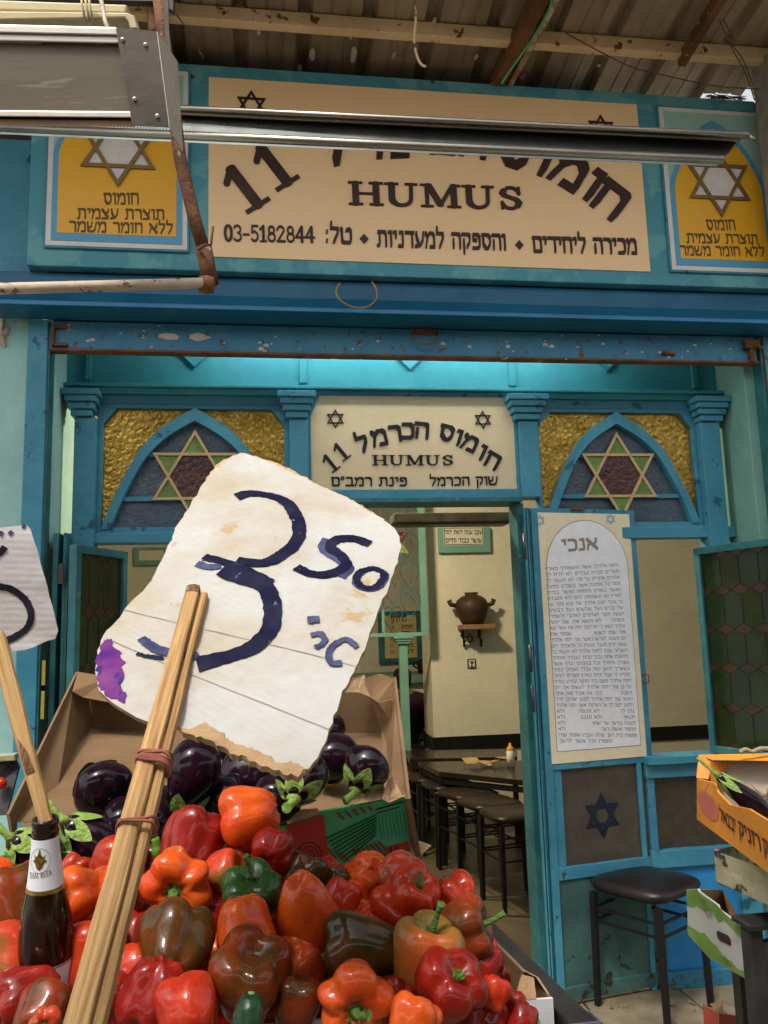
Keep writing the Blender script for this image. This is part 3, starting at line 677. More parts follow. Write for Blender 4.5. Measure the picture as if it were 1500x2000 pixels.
# ================================================================== BIG SIGN
bs = thing('shop_sign', 'large teal framed signboard with cream face lettered HUMUS and a star panel each side', 'sign', (.6, YS, 2.78))
MB().slab([(-.828,YS,2.778),(2.02,YS,2.780),(2.02,YS,3.600),(-.828,YS,3.600)], (0,.05,0)).build('board', TEAL, bs, bevel=.004)
MB().box(2.02, 2.3, YS+.01, YS+.05, 2.78, 3.60).build('board_end', TEAL_DK, bs)
MB().slab([(-.2,YS-.005,2.832),(1.498,YS-.005,2.832),(1.498,YS-.005,3.547),(-.2,YS-.005,3.547)], (0,.0055,0)).build('cream_face', CREAM, bs)
Yc = YS-.005
def S_(px, py): return P(px, py, Yc)
mb = []
arc_word(mb, [('ח',1192,391,38),('ו',1158,362,36),('מ',1112,336,31),('ו',1064,312,27),('ס',1008,296,17),('ה',925,274,8),('כ',875,268,3),('ר',825,266,-2),('מ',765,274,-6),('ל',650,288,-20)], Yc, 1, .146, .006, 1.22, .98)
arc_word(mb, [('1',476,367,-36),('1',534,324,-36)], Yc, 1, .19, .006, 1.2, .95, 'lat')
letters(mb, BROWNL, bs)
mb = []; line(mb, 'HUMUS', S_(684,401), S_(1022,411), .096, NF, .006, font='lat', rtl=False, heavy=1.12, gap=.13); letters(mb, BROWNL, bs)
mb = []
line(mb, 'מכירה ליחידים', S_(1042,494), S_(1244,498), .068, NF, .004)
line(mb, 'והספקה למעדניות', S_(738,483), S_(988,490), .068, NF, .004)
line(mb, 'טל:', S_(636,476), S_(686,478), .068, NF, .004)
line(mb, '03-5182844', S_(438,472), S_(614,475), .066, NF, .004, font='lat', rtl=False, heavy=1.15, gap=.1)
for px, py in ((1014,479),(711,467)):
    c_ = S_(px, py); gd = MB(); gd.slab([c_+Vector((a,-.004,b)) for a, b in ((-.017,0),(0,-.02),(.017,0),(0,.02))], (0,.0039,0)); gd.build('diamond', BROWNL, bs)
letters(mb, BROWNL, bs)
for px, py in ((491,206),(1174,252)):
    mb = MB(); star_frame(mb, S_(px,py), .062, .008, t=.004); mb.build('star', BROWNL, bs)
# bolts on the frame
for px, py in ((758,293//1),(845,160),(1475,206),(376,150)):
    c_ = P(px, py, YS)
    if px == 758: continue
    MB().lathe([(0,-.004),(.006,-.004),(.008,0)], c_, (0,1,0), 10).build('bolt', RUSTB, bs)
def side_panel(x0, x1, z0, z1, lines):
    Yp = YS-.012
    pn = MB().box(x0, x1, Yp, YS-.0005, z0, z1).build('star_panel', DOORB, bs, bevel=.002)
    MB().box(x0+.008, x1-.008, Yp-.0015, Yp-.0002, z0+.008, z1-.008).build('white_border', WHITE, pn)
    e = .026; MB().box(x0+e, x1-e, Yp-.003, Yp-.0017, z0+e, z1-e).build('pale_ground', CYAN_P, pn)
    xm = (x0+x1)/2; hw = (x1-x0)/2-e; zs = z0+.36; zt = z1-e-.03
    def arch(hw, zt, zbot, Y, name, mat):
        r = [(0,1),(.2,.93),(.45,.78),(.68,.56),(.86,.3),(.97,.1),(1,0)]
        R_ = [(xm+hw*a, zs+(zt-zs)*b) for a, b in r]; L_ = [(xm-hw*a, zs+(zt-zs)*b) for a, b in reversed(r)]
        pp = L_[:-1]+R_+[(xm+hw, zbot),(xm-hw, zbot)]
        MB().slab([(a,Y,b) for a, b in pp], (0,.0012,0)).build(name, mat, pn)
    arch(hw, zt, z0+e, Yp-.0045, 'blue_arch', SKYB)
    arch(hw-.020, zt-.038, z0+e+.028, Yp-.006, 'yellow_arch', YEL)
    cz = z0+.385
    hx = [(xm+.145*cos(radians(30+60*i)), Yp-.007, cz+.145*sin(radians(30+60*i))) for i in range(6)]
    st = []
    for i in range(12):
        a = radians(90+30*i); r = .142 if i % 2 == 0 else .142/math.sqrt(3); st.append((xm+r*cos(a), Yp-.0075, cz+r*sin(a)))
    MB().slab(st, (0,.0014,0)).build('star_ground', WHITE, pn)
    mb = MB(); star_frame(mb, Vector((xm,Yp-.0078,cz)), .152, .0135, t=.006); mb.build('star', BRASS, pn)
    mb = MB()
    for txt, a, b, hh, hv in lines:
        if a.x: line(mb, txt, Vector((a.x,Yp-.0062,a.z)), Vector((b.x,Yp-.0062,b.z)), hh, NF, 0, hv)
    mb.build('lettering', M('olive_brown_letters', (.14,.075,.02), None, 9, .5), pn)
Yp = YS-.019
side_panel(-.772, -.267, 2.842, 3.565, [('חומוס', P(204,400,Yp), P(271,400,Yp), .047, 1), ('תוצרת עצמית', P(152,428,Yp), P(321,430,Yp), .043, 1), ('ללא חומר משמר', P(136,453,Yp), P(337,458,Yp), .043, 1)])
side_panel(1.578, 2.045, 2.832, 3.545, [('חומוס', P(1382,450,Yp), P(1437,450,Yp), .047, 1), ('תוצרת עצמית', P(1343,475,Yp), P(1481,477,Yp), .043, 1), ('ללא חומר משמר', P(1331,499,Yp), P(1494,502,Yp), .043, 1)])

# ================================================================== DOORS AND CASEMENTS
def frame_leaf(name, lab, cat, A, B, z0, z1, t, fw, mats, parent=None):
    """a leaf between ground points A(left) and B(right); returns root and local axes"""
    A = Vector((A.x, A.y, 0)); B = Vector((B.x, B.y, 0)); e = (B-A).normalized(); n = Vector((e.y, -e.x, 0)); W = (B-A).length
    if n.dot(Vector((0,-1,0))) < 0 and name == 'folding_door': n = -n
    r = thing(name, lab, cat, (A.x, A.y, z0))
    def q(u, v, d=0): return A+e*u+Vector((0,0,v))+n*d
    def pl_(u0, u1, v0, v1, d0, d1): return MB().hexa([q(u0,v0,d0),q(u1,v0,d0),q(u1,v0,d1),q(u0,v0,d1),q(u0,v1,d0),q(u1,v1,d0),q(u1,v1,d1),q(u0,v1,d1)])
    return r, q, pl_, W, e, n
Al = PZ(1091,1965,G+.01); 
Yl = Al.y
Bn = P(1308,1928,3.20)
ztop = P(1027,992,Yl).z
fd, q, pb, W, e, n = frame_leaf('folding_door', 'narrow blue folding door leaf standing open with the tall white poster and a star on dark glass', 'door', Al, Bn, G, 1.94, .03, .03, None)
zD0, zD1 = G+.015, ztop
def leafuv(px, py):
    p = PP(px, py, Al, n); d = p-Vector((Al.x,Al.y,0)); return d.dot(e), p.z
fw = .032
pb(0, fw, zD0, zD1, 0, -.035).build('stile', DOORB, fd, bevel=.002)
pb(W-fw, W, zD0, zD1, 0, -.035).build('stile', DOORB, fd, bevel=.002)
zg1 = leafuv(1180,1492)[1]; zg0 = leafuv(1200,1682)[1]; 
pb(fw, W-fw, zD1-.022, zD1, 0, -.035).build('rail', DOORB, fd, bevel=.002)
pb(fw, W-fw, zg1-.008, zg1+.02, 0, -.035).build('rail', DOORB, fd, bevel=.002)
pb(fw, W-fw, zg0-.045, zg0, 0, -.035).build('rail', DOORB, fd, bevel=.002)
pb(fw, fw+.04, zg0, zg1-.008, -.008, -.03).build('side_strip', DOORB, fd, bevel=.002)
gl = pb(fw+.04, W-fw, zg0, zg1-.008, -.014, -.02).build('ribbed_glass', M('brown_grey_glass', (.085,.07,.055), (.065,.052,.04), 14, .3, bump=.001, bscale=150, chips=((.2,.18,.15), .70, 90), coat=.3), fd)
mb = MB(); u, v = leafuv(1180,1594); star_frame(mb, q(u, v, -.0135), .085, .017, e, Vector((0,0,1)), n, .0015); mb.build('star', M('navy_sticker', (.012,.018,.035), None, 9, .5), fd)
pb(fw, W-fw, zg1+.02, zD1-.022, -.012, -.02).build('backing_panel', CREAM2, fd)
pb(fw, W-fw, zD0+.05, zg0-.045, -.010, -.02).build('kick_plate', GRUBBY, fd)
pb(fw, W-fw, zD0, zD0+.05, 0, -.03).build('rail', GRUBBY, fd, bevel=.002)
mb = MB(); u, v = leafuv(1253,1325); mb.tube([q(W-.02, v+.015, 0), q(W-.005, v+.015, .02), q(W-.005, v-.015, .02), q(W-.02, v-.015, 0)], .003); mb.build('ring_pull', RUSTB, fd)
mb = MB(); u, v = leafuv(1125,993); mb.add([], []); mb.hexa([q(u-.03,zD1-.006,.0),q(u+.03,zD1-.006,.0),q(u+.03,zD1-.006,.012),q(u-.03,zD1-.006,.012),q(u-.03,zD1+.006,0),q(u+.03,zD1+.006,0),q(u+.03,zD1+.006,.012),q(u-.03,zD1+.006,.012)]); mb.build('top_catch', RUSTB, fd)
# inner leaf seen edge on, hinged to the door post
fd2 = thing('folding_door', 'dark teal door leaf seen edge on between the doorway and the poster leaf', 'door', (xdr, 3.2, G))
a0 = Vector((xdr+.034, 3.185, 0)); b0 = Vector((Al.x-.006, Al.y-.002, 0))
mb = MB(); mb.hexa([Vector((a0.x-.014,a0.y,zD0)), Vector((a0.x+.012,a0.y,zD0)), Vector((b0.x+.0,b0.y,zD0)), Vector((b0.x-.026,b0.y,zD0)), Vector((a0.x-.014,a0.y,zD1)), Vector((a0.x+.012,a0.y,zD1)), Vector((b0.x+.0,b0.y,zD1)), Vector((b0.x-.026,b0.y,zD1))])
mb.build('leaf_edge', TEAL_DK, fd2, bevel=.003)
mb = MB()
for dx in (-.024,-.014): mb.box(b0.x+dx-.002, b0.x+dx+.002, b0.y-.012, b0.y-.002, zD0, zD1)
mb.build('edge_bead', DOORB, fd2)
for zz in (1.78, 1.35, 1.2): MB().tube([(b0.x-.03,b0.y-.008,zz-.05),(b0.x-.03,b0.y-.008,zz+.05)], .006).build('hinge', STEELD, fd2)

# poster
po = thing('poster', 'tall glazed poster of Hebrew commandments on the open door leaf', 'poster', q(W/2, 1.0))
def L3(px, py, d=.004): u, v = leafuv(px, py); return q(u, v, d)
pc = [L3(1034,1001), L3(1210,998), L3(1267,1478), L3(1072,1486)]
u0, v0 = leafuv(1034,1001); u1, v1 = leafuv(1266,1480)
u0, u1 = fw-.004, W-fw+.004; v0 = zD1-.018; v1 = zg1+.016
pb(u0, u1, v1, v0, .0035, -.006).build('poster_sheet', PALEC, po)
um = (u0+u1)/2; hw = (u1-u0)/2-.026; vt = v0-.03; vs_ = vt-hw*1.05; vb = v1+.045
def arch_poly(hw, vt, vs_, vb, d): 
    L_ = [q(um+hw*cos(a), vs_+(vt-vs_)*sin(a), d) for a in [pi*k/24 for k in range(25)]]
    return L_+[q(um-hw, vb, d), q(um+hw, vb, d)]
MB().add(arch_poly(hw+.003, vt+.003, vs_, vb-.003, .0042), [tuple(range(27))]).build('arch_line', GREYL, po)
MB().add(arch_poly(hw, vt, vs_, vb, .0048), [tuple(range(27))]).build('arch_paper', PAPERW, po)
mb = MB()
for px, py in ((1053,1017),(1191,1014)): star_frame(mb, L3(px,py,.0045), .024, .0022, e, Vector((0,0,1)), n, .0006)
mb.build('corner_stars', SKYB, po)
mb = MB(); line(mb, 'אנכי', L3(1099,1078,.0052), L3(1166,1074,.0052), .05, n, 0, 1.05); mb.build('heading', GREYL2, po)
txt = ['יהוה אלהיך אשר הוצאתיך מארץ','מצרים מבית עבדים לא יהיה לך','אלהים אחרים על פני לא תעשה לך','פסל כל תמונה אשר בשמים ממעל','ואשר בארץ מתחת ואשר במים','לארץ לא תשתחוה להם ולא תעבדם','כי אנכי יהוה אלהיך אל קנא פקד עון','על בנים ועל שלשים ועל רבעים','ועשה חסד לאלפים לאהבי ולשמרי','מצותי    לא תשא את שם יהוה','אלהיך לשוא כי לא ינקה יהוה את אשר ישא','את שמו לשוא          שמור את','יום השבת לקדשו כאשר צוך יהוה אלהיך','ששת ימים תעבד ועשית כל מלאכתך ויום','השביעי שבת ליהוה אלהיך לא תעשה כל','מלאכה אתה ובנך ובתך ועבדך ואמתך','ושורך וחמרך וכל בהמתך וגרך אשר','בשעריך למען ינוח עבדך ואמתך כמוך','וזכרת כי עבד היית בארץ מצרים ויצאך','יהוה אלהיך משם ביד חזקה ובזרע נטויה','על כן צוך יהוה אלהיך לעשות את יום','השבת          כבד את אביך ואת אמך','כאשר צוך יהוה אלהיך למען יאריכן ימיך','ולמען ייטב לך על האדמה אשר יהוה אלהיך','נתן לך          לא תרצח       ולא','תנאף          ולא תגנב       ולא','תענה ברעך עד שוא             ולא','תחמד אשת רעך                 ולא','תתאוה בית רעך שדהו ועבדו ואמתו שורו','           וחמרו וכל אשר לרעך']
mb = MB()
for i, s in enumerate(txt):
    f = i/29; pyL = 1112+f*(1447-1112); pyR = 1106+f*(1450-1106)
    pl0 = L3(1064+f*(1091-1064), pyL+3, .0052); pr0 = L3(1206+f*(1243-1206), pyR+1, .0052)
    if i in (27, 26): pass
    line(mb, s, pl0, pr0, .0130, n, 0, .85, gap=.24)
mb.build('lettering', GREYL, po)

# right casement with leaded panes
def casement(lab, A, B, z0, z1, cols_, rows, glow=1.0):
    A = Vector((A.x, A.y, 0)); B = Vector((B.x, B.y, 0)); e = (B-A).normalized(); W = (B-A).length; n = Vector((e.y, -e.x, 0))
    if n.dot(CAM-A) < 0: n = -n
    r = thing('casement_window', lab, 'window', (A.x, A.y, z0))
    def q(u, v, d=0): return A+e*u+Vector((0,0,v))+n*d
    def pb(u0, u1, v0, v1, d0, d1): return MB().hexa([q(u0,v0,d0),q(u1,v0,d0),q(u1,v0,d1),q(u0,v0,d1),q(u0,v1,d0),q(u1,v1,d0),q(u1,v1,d1),q(u0,v1,d1)])
    f = .028
    for a in ((0,f,z0,z1),(W-f,W,z0,z1),(f,W-f,z0,z0+f),(f,W-f,z1-f,z1)): pb(*a, .012, -.018).build('frame_bar', TEAL_DK, r, bevel=.002)
    uw = (W-2*f)/cols_; vh = (z1-z0-2*f)/rows; dm = .30*vh  # diamonds at each lattice crossing
    g_ = MB()
    for i in range(cols_):
        for j in range(rows):
            uc = f+uw*(i+.5); vb = z0+f+vh*j; k = .035; g1 = .0012
            hexp = [(uc-uw/2+g1, vb+dm/2), (uc, vb+g1), (uc+uw/2-g1, vb+dm/2), (uc+uw/2-g1, vb+vh-dm/2), (uc, vb+vh-g1), (uc-uw/2+g1, vb+vh-dm/2)]
            tilt = random.uniform(-.0007,.0007)
            MB().slab([q(a, b, tilt*(1 if a > uc else -1)) for a, b in hexp], -n*.004).build('pane', GREEN_D if (i+j) % 5 else MATS['green_glass_olive'], r, fix=True)
    for i in range(cols_+1):
        for j in range(rows+1):
            uc = f+uw*i; vc = z0+f+vh*j; dd = dm/2-.0015; ww = uw/2-.0015
            l = max(f, uc-ww); rr = min(W-f, uc+ww); b_ = max(z0+f, vc-dd); t_ = min(z1-f, vc+dd)
            pts = [(l, vc), (uc, b_), (rr, vc), (uc, t_)]
            if rr-l < .004 or t_-b_ < .004: continue
            MB().slab([q(a, b, .0004) for a, b in pts], -n*.004).build('pane', BROWN_D, r, fix=True)
    lead = MB()
    for i in range(cols_+1):
        for j in range(rows):
            u_ = f+uw*i; lead.bar(q(u_, z0+f+vh*j+dm/2, .001), q(u_, z0+f+vh*(j+1)-dm/2, .001), .003, .003)
    stuff(lead.build('lead_strip', M('lead', (.05,.055,.045), None, 9, .4, metal=.6), r))
    pb(f, W-f, z0+f, z1-f, -.006, -.0075).build('backing_glass', GREEN_D, r)
    return r
M('green_glass_olive', (.016,.024,.006), (.024,.03,.007), 10, .15, bump=.001, bscale=30)
zc1 = P(1357,1072,3.18).z; zc0 = P(1405,1468,3.18).z
Bc = P(1545, 1200, 2.78)
casement('open casement of dark green leaded glass at the right edge behind the orange box', P(1368,1200,3.17), Bc, zc0, zc1, 4, 5)
zc1 = P(243,1079,3.18).z
casement('open casement of green and amber leaded glass left of the price sign', P(141,1200,2.90), P(243,1200,3.17), .95, zc1, 4, 4)
cs2 = thing('casement_window', 'narrow teal casement seen edge on beside the left shutter rail', 'window', (-.7, 3.0, .95))
pA, pB = P(99,1200,3.0), P(127,1200,3.15)
for (dx, w_) in ((0, .02), (.035, .012)):
    mb = MB(); mb.hexa([Vector((pA.x+dx,pA.y,.95)),Vector((pA.x+dx+w_,pA.y,.95)),Vector((pB.x+w_,pB.y,.95)),Vector((pB.x,pB.y,.95)),Vector((pA.x+dx,pA.y,1.84)),Vector((pA.x+dx+w_,pA.y,1.84)),Vector((pB.x+w_,pB.y,1.84)),Vector((pB.x,pB.y,1.84))]); mb.build('leaf_edge', TEAL_DK, cs2, bevel=.003)
pa = P(120,1120,2.98); MB().box(pa.x-.008, pa.x+.008, pa.y-.01, pa.y, 1.66, 1.73).build('hinge', STEELD, cs2)

# ================================================================== INTERIOR OBJECTS
lx = thing('ceiling_lamp', 'round lit ceiling lamp inside the cafe above the tables', 'lamp', (.2, 4.6, 3.0))
MB().lathe([(0,0),(.09,.0),(.12,.05),(.12,.06)], (.3,4.5,2.80), (0,0,1), 20).build('lamp_bowl', BULB, lx)
MB().lathe([(.121,.06),(.13,.06),(.13,.40),(0,.40)], (.3,4.5,2.80), (0,0,1), 20).build('lamp_base', WHITE, lx)
# strip light under door head
fx = thing('strip_light', 'dusty grey unlit strip light just inside the doorway head', 'lamp', (.8, 3.5, 1.9))
a, b = P(765,1016,3.5), P(995,1012,3.5)
MB().box(a.x, b.x, 3.42, 3.56, a.z-.02, a.z+.02).build('lamp_body', M('dusty_grey', (.2,.18,.15), (.12,.10,.08), 12, .6), fx, bevel=.006)
MB().box(a.x+.02, b.x-.02, 3.44, 3.54, a.z-.028, a.z-.0205).build('lamp_cover', STEELD, fx, bevel=.002)
# framed text
yw = YB-.02
fs_ = thing('framed_text', 'green framed notice with two lines of Hebrew high on the back wall', 'picture', P(907,1055,yw))
a, b = P(855,1031,yw), P(958,1079,yw)
MB().box(a.x, b.x, yw-.02, yw+.018, b.z, a.z).build('frame', TEAL_IN, fs_, bevel=.003)
a, b = P(865,1031,yw), P(944,1065,yw)
MB().box(a.x, b.x, yw-.0225, yw-.0202, b.z, a.z).build('notice', PLASTER, fs_)
mb = MB()
for (x0_,x1_,z0_,z1_) in ((a.x+.004,b.x-.004,b.z+.004,b.z+.009),(a.x+.004,b.x-.004,a.z-.009,a.z-.004),(a.x+.004,a.x+.009,b.z+.009,a.z-.009),(b.x-.009,b.x-.004,b.z+.009,a.z-.009)): mb.box(x0_,x1_,yw-.0235,yw-.0226,z0_,z1_)
line(mb, 'עקב ענוה יראת יהוה', P(868,1044,yw-.0226), P(941,1044,yw-.0226), .034, NF, 0, 1)
line(mb, 'עושר כבוד וחיים', P(871,1060,yw-.0226), P(941,1060,yw-.0226), .034, NF, 0, 1)
mb.build('lettering', BLK, fs_)
fs2 = thing('framed_text', 'corner of a green framed notice seen through the left casement window', 'picture', P(285,1095,8.36))
a, b = P(262,1070,8.36), P(330,1104,8.36)
MB().box(a.x, b.x, 8.36-.02, 8.36+.018, b.z, a.z).build('frame', TEAL_IN, fs2, bevel=.003)
MB().box(a.x+.05, b.x-.05, 8.36-.0225, 8.36-.0202, b.z+.05, a.z-.03).build('notice', PLASTER, fs2)
# urn on shelf
us = thing('wall_shelf', 'small wooden shelf on dark iron brackets with a star under the urn', 'shelf', P(922,1225,yw))
a, b = P(893,1221,YB), P(953,1229,YB)
MB().box(a.x, b.x, YB-.22, YB-.001, b.z, a.z).build('shelf_board', SHELFW, us, bevel=.006)
for px in (903, 936):
    mb = MB(); t_ = P(px,1229,YB-.15); bt = P(px+3,1263,YB-.02)
    mb.tube([t_, t_+Vector((0,.04,-.05)), Vector((bt.x,YB-.05,bt.z+.05)), bt, bt+Vector((.0,-.02,.01))], .008, 6); mb.tube([Vector((bt.x,YB-.012,t_.z)), bt], .006, 6); mb.build('bracket', BLACKM, us)
mb = MB(); star_frame(mb, P(917,1248,YB-.05), .042, .005, t=.008); mb.build('star', BLACKM, us)
uc = P(923,1221,YB-.115); k = 35/1620*YB
ur = thing('urn', 'round brown clay urn with two small handles on the wall shelf', 'urn', (uc.x, uc.y, uc.z+.001))
hU = (1221-1158)/1620*YB
MB().lathe([(0,0),(.55,.0),(.72,.12),(.95,.42),(1.0,.60),(.86,.78),(.55,.90),(.36,.94),(.38,.98),(.44,1.0),(.36,1.0),(.3,.95)] and [(a_*k*.95, z_*hU) for a_, z_ in [(0,0),(.55,.0),(.74,.15),(.93,.40),(1.0,.58),(.88,.76),(.6,.88),(.38,.92),(.36,.96),(.44,1.0),(.36,1.0),(.28,.93)]], (uc.x,uc.y,uc.z+.001), (0,0,1), 32).build('urn_body', CLAY, ur)
for sx in (-1,1):
    mb = MB(); o_ = Vector((uc.x+sx*k*.86, uc.y, uc.z+hU*.6)); mb.tube([o_, o_+Vector((sx*.045,0,.012)), o_+Vector((sx*.058,0,.045))], [.016,.018,.02], 8); mb.build('handle', CLAY, ur)
# emblem plaque
a = P(922,1296,yw)
ep = thing('emblem_plaque', 'tiny plaque with a seven branched lamp emblem below the urn', 'plaque', a)
MB().box(a.x-.032, a.x+.032, YB-.012, YB-.001, a.z-.035, a.z+.035).build('plaque', BLACKM, ep)
MB().box(a.x-.024, a.x+.024, YB-.014, YB-.0125, a.z-.027, a.z+.027).build('plaque_face', PLASTER, ep)
mb = MB(); mb.box(a.x-.003,a.x+.003,YB-.0155,YB-.0142,a.z-.02,a.z+.02).box(a.x-.012,a.x+.012,YB-.0155,YB-.0142,a.z-.024,a.z-.017)
for r in (.006,.012,.018): mb.tube([(a.x+r*cos(t),YB-.0155,a.z+.018+r*sin(t)) for t in [pi+pi*k_/8 for k_ in range(9)]], .002, 4)
mb.build('emblem', BLACKM, ep)
# price board in the passage
ypb = 8.36
pbd = thing('price_board', 'small teal framed Hebrew price list on the far passage wall', 'price board', P(788,1240,ypb))
a, b = P(738,1195,ypb), P(828,1293,ypb)
MB().box(a.x, b.x, ypb-.03, ypb+.03, b.z, a.z).build('frame', TEAL_DK, pbd, bevel=.004)
a, b = P(750,1203,ypb-.03), P(815,1284,ypb-.03)
MB().box(a.x, b.x, ypb-.034, ypb-.0302, b.z, a.z).build('list', M('yellowed_paper', (.62,.46,.20), None, 5, .6), pbd)
mb = MB(); yy = ypb-.034
line(mb, 'מחירון', P(764,1216,yy), P(794,1214,yy), .065, NF, 0, 1.1)
for i, (s, d) in enumerate((('חומוס','3'),('שתיה','2'),('סלט','5'),('חמין','15'),('רבע','10'))):
    y_ = 1228+i*12; line(mb, s, P(784,y_,yy), P(806,y_,yy), .04, NF, 0, 1); line(mb, d, P(762,y_+1,yy), P(770,y_+1,yy), .035, NF, 0, 1, font='lat', rtl=False)
mb.build('lettering', BLK, pbd)
# green post with grille frame
gp = thing('grille_screen', 'green post carrying an iron grille of heart scrolls inside the doorway', 'screen', (P(800,1500,yh).x, yh, ph.z))
xa, xb = P(783,1400,yh).x, P(797,1400,yh).x
MB().box(xa, xb+.01, yh-.025, yh+.025, ph.z+.001, P(790,1256,yh).z).build('post', TEAL_IN, gp, bevel=.003)
zt = P(790,1243,yh).z
mb = MB()
for i, (hw_) in enumerate((.048,.060,.072)): mb.box((xa+xb)/2+.005-hw_, (xa+xb)/2+.005+hw_, yh-.045-.01*i, yh+.045+.01*i, zt-.052+.018*i, zt-.035+.018*i)
mb.build('capital', TEAL_IN, gp, bevel=.002)
xgl, xgr = P(749,1150,yh).x, P(818,1150,yh).x
xgr2 = P(832,1150,yh).x
MB().box(xgl-.6, xgr2+.002, yh-.02, yh+.02, zt, zt+.028).build('bottom_bar', TEAL_IN, gp, bevel=.002)
MB().box(P(820,1150,yh).x, P(833,1150,yh).x, yh-.021, yh+.021, zt+.0285, 3.19).build('side_bar', TEAL_IN, gp, bevel=.002)
MB().box(xgl-.02, xgl, yh-.021, yh+.021, zt+.0285, zt+.2).build('side_bar', TEAL_IN, gp, bevel=.002)
mb = MB(); cw = .135; k3 = 1.5
for i in range(-5, 1):
    for j in range(7):
        cx = P(818,1150,yh).x-cw*.5+cw*i; cz = zt+.03+j*.215+(0 if i % 2 else .107)
        for sx in (-1, 1):
            mb.tube(smooth([Vector((cx+sx*x_*k3,yh,cz+z_*k3)) for x_, z_ in ((-.012,-.012),(0,0),(.024,.03),(.045,.07),(.046,.105),(.028,.125),(.006,.118),(-.012,.09),(-.02,.08))], 3), .0042, 5)
stuff(mb.build('scroll_work', TEAL_DK, gp))
mb = MB(); c_ = P(783,1060,yh-.01)
mb.add([c_+Vector((-.09,0,.08)), c_+Vector((.06,0,.08)), c_+Vector((-.01,0,-.03))], [(0,1,2)]); mb.build('red_glass', REDG, gp)
mb = MB(); mb.add([c_+Vector((-.09,.002,-.08)), c_+Vector((.06,.002,-.08)), c_+Vector((-.01,.002,.03))], [(0,1,2)]); mb.build('green_glass', GREENG, gp)
# counter in the passage
ct_ = thing('counter', 'pale tiled counter with green edge in the far passage', 'counter', (.7, 7.6, G))
a = P(700,1320,7.6); b = P(828,1320,7.6)
MB().box(a.x-.4, b.x+.06, 7.4, 8.2, a.z-.07, a.z).build('counter_top', TEAL_IN, ct_, bevel=.004)
MB().box(a.x-.4, b.x-.02, 7.5, 8.2, G, a.z-.071).build('counter_front', WHITE, ct_)
a = P(829,1340,7.3)
kt = thing('kettle', 'small black pot standing at the end of the far counter', 'pot', (xc-.10, 7.7, P(830,1356,7.7).z))
zk = P(700,1320,7.6).z
MB().lathe([(0,0),(.06,0),(.07,.03),(.07,.11),(.05,.13),(0,.14)], (P(831,1340,7.6).x,7.6,zk+.001), (0,0,1), 16).build('pot_body', BLACKM, kt)
kx = P(831,1340,7.6).x
MB().tube([(kx-.07,7.6,zk+.05),(kx-.105,7.6,zk+.07),(kx-.105,7.6,zk+.10),(kx-.07,7.6,zk+.11)], .008).build('pot_handle', BLACKM, kt)

# seated person behind the post
def person():
    c_ = P(792, 1400, 6.9); ex = Vector((1,0,0)); x, y = c_.x, 6.9
    hz = P(788,1318,6.9).z
    J = dict(pel=(x+.01,y,.62), sp=(x+.015,y+.01,.80), ch=(x+.01,y+.0,.97), nk=(x-.01,y-.01,hz-.13), hd=(x-.02,y-.02,hz-.02), ht=(x-.02,y-.01,hz+.07),
      sl=(x-.16,y,hz-.22), el=(x-.2,y+.04,hz-.48), wl=(x-.12,y+.22,hz-.55), sr=(x+.17,y,hz-.22), er=(x+.22,y+.04,hz-.48), wr=(x+.13,y+.22,hz-.55),
      kl=(x-.12,y+.42,.60), al=(x-.12,y+.40,.17), tl=(x-.12,y+.54,.13), kr=(x+.13,y+.42,.60), ar=(x+.13,y+.40,.17), tr=(x+.13,y+.54,.13))
    rad = dict(pel=.15, sp=.14, ch=.155, nk=.055, hd=.09, ht=.07, sl=.075, el=.05, wl=.034, sr=.075, er=.05, wr=.034, kl=.075, al=.05, tl=.04, kr=.075, ar=.05, tr=.04)
    E = [('pel','sp'),('sp','ch'),('ch','nk'),('nk','hd'),('hd','ht'),('ch','sl'),('sl','el'),('el','wl'),('ch','sr'),('sr','er'),('er','wr'),('pel','kl'),('kl','al'),('al','tl'),('pel','kr'),('kr','ar'),('ar','tr')]
    ks = list(J); me = bpy.data.meshes.new('body'); me.from_pydata([J[k] for k in ks], [(ks.index(a), ks.index(b)) for a, b in E], [])
    o = bpy.data.objects.new('body', me); COL.objects.link(o)
    sk = o.modifiers.new('skin', 'SKIN'); o.modifiers.new('sub', 'SUBSURF').levels = 2
    for i, k in enumerate(ks): me.skin_vertices[0].data[i].radius = (rad[k], rad[k]*.8 if k in ('ch','sp') else rad[k])
    me.skin_vertices[0].data[0].use_root = True
    dg = bpy.context.evaluated_depsgraph_get(); nm = bpy.data.meshes.new_from_object(o.evaluated_get(dg)); 
    r = thing('person', 'seated person in dark jacket and olive trousers behind the green post', 'person', (x, y, G))
    nm.materials.clear()
    for m in (JACKET, TROUS, SKIN, HAIR): nm.materials.append(m)
    for p in nm.polygons:
        c = p.center; d = (c-Vector(J['hd'])).length
        p.material_index = 3 if c.z > hz-.03 or (c.z > hz-.10 and c.y < y-.0) else 2 if c.z > hz-.15 and d < .16 else 1 if (c.z < .70) and abs(c.x-x) < .25 and (c.y > y-.2) and not (c.y < y+.12 and c.z > .64) else 0
        p.use_smooth = True
    for v in nm.vertices: v.co -= Vector((x, y, G))
    b = bpy.data.objects.new('body', nm); COL.objects.link(b); b.parent = r
    bpy.data.objects.remove(o)
    return x, y
pxx, pyy = person()

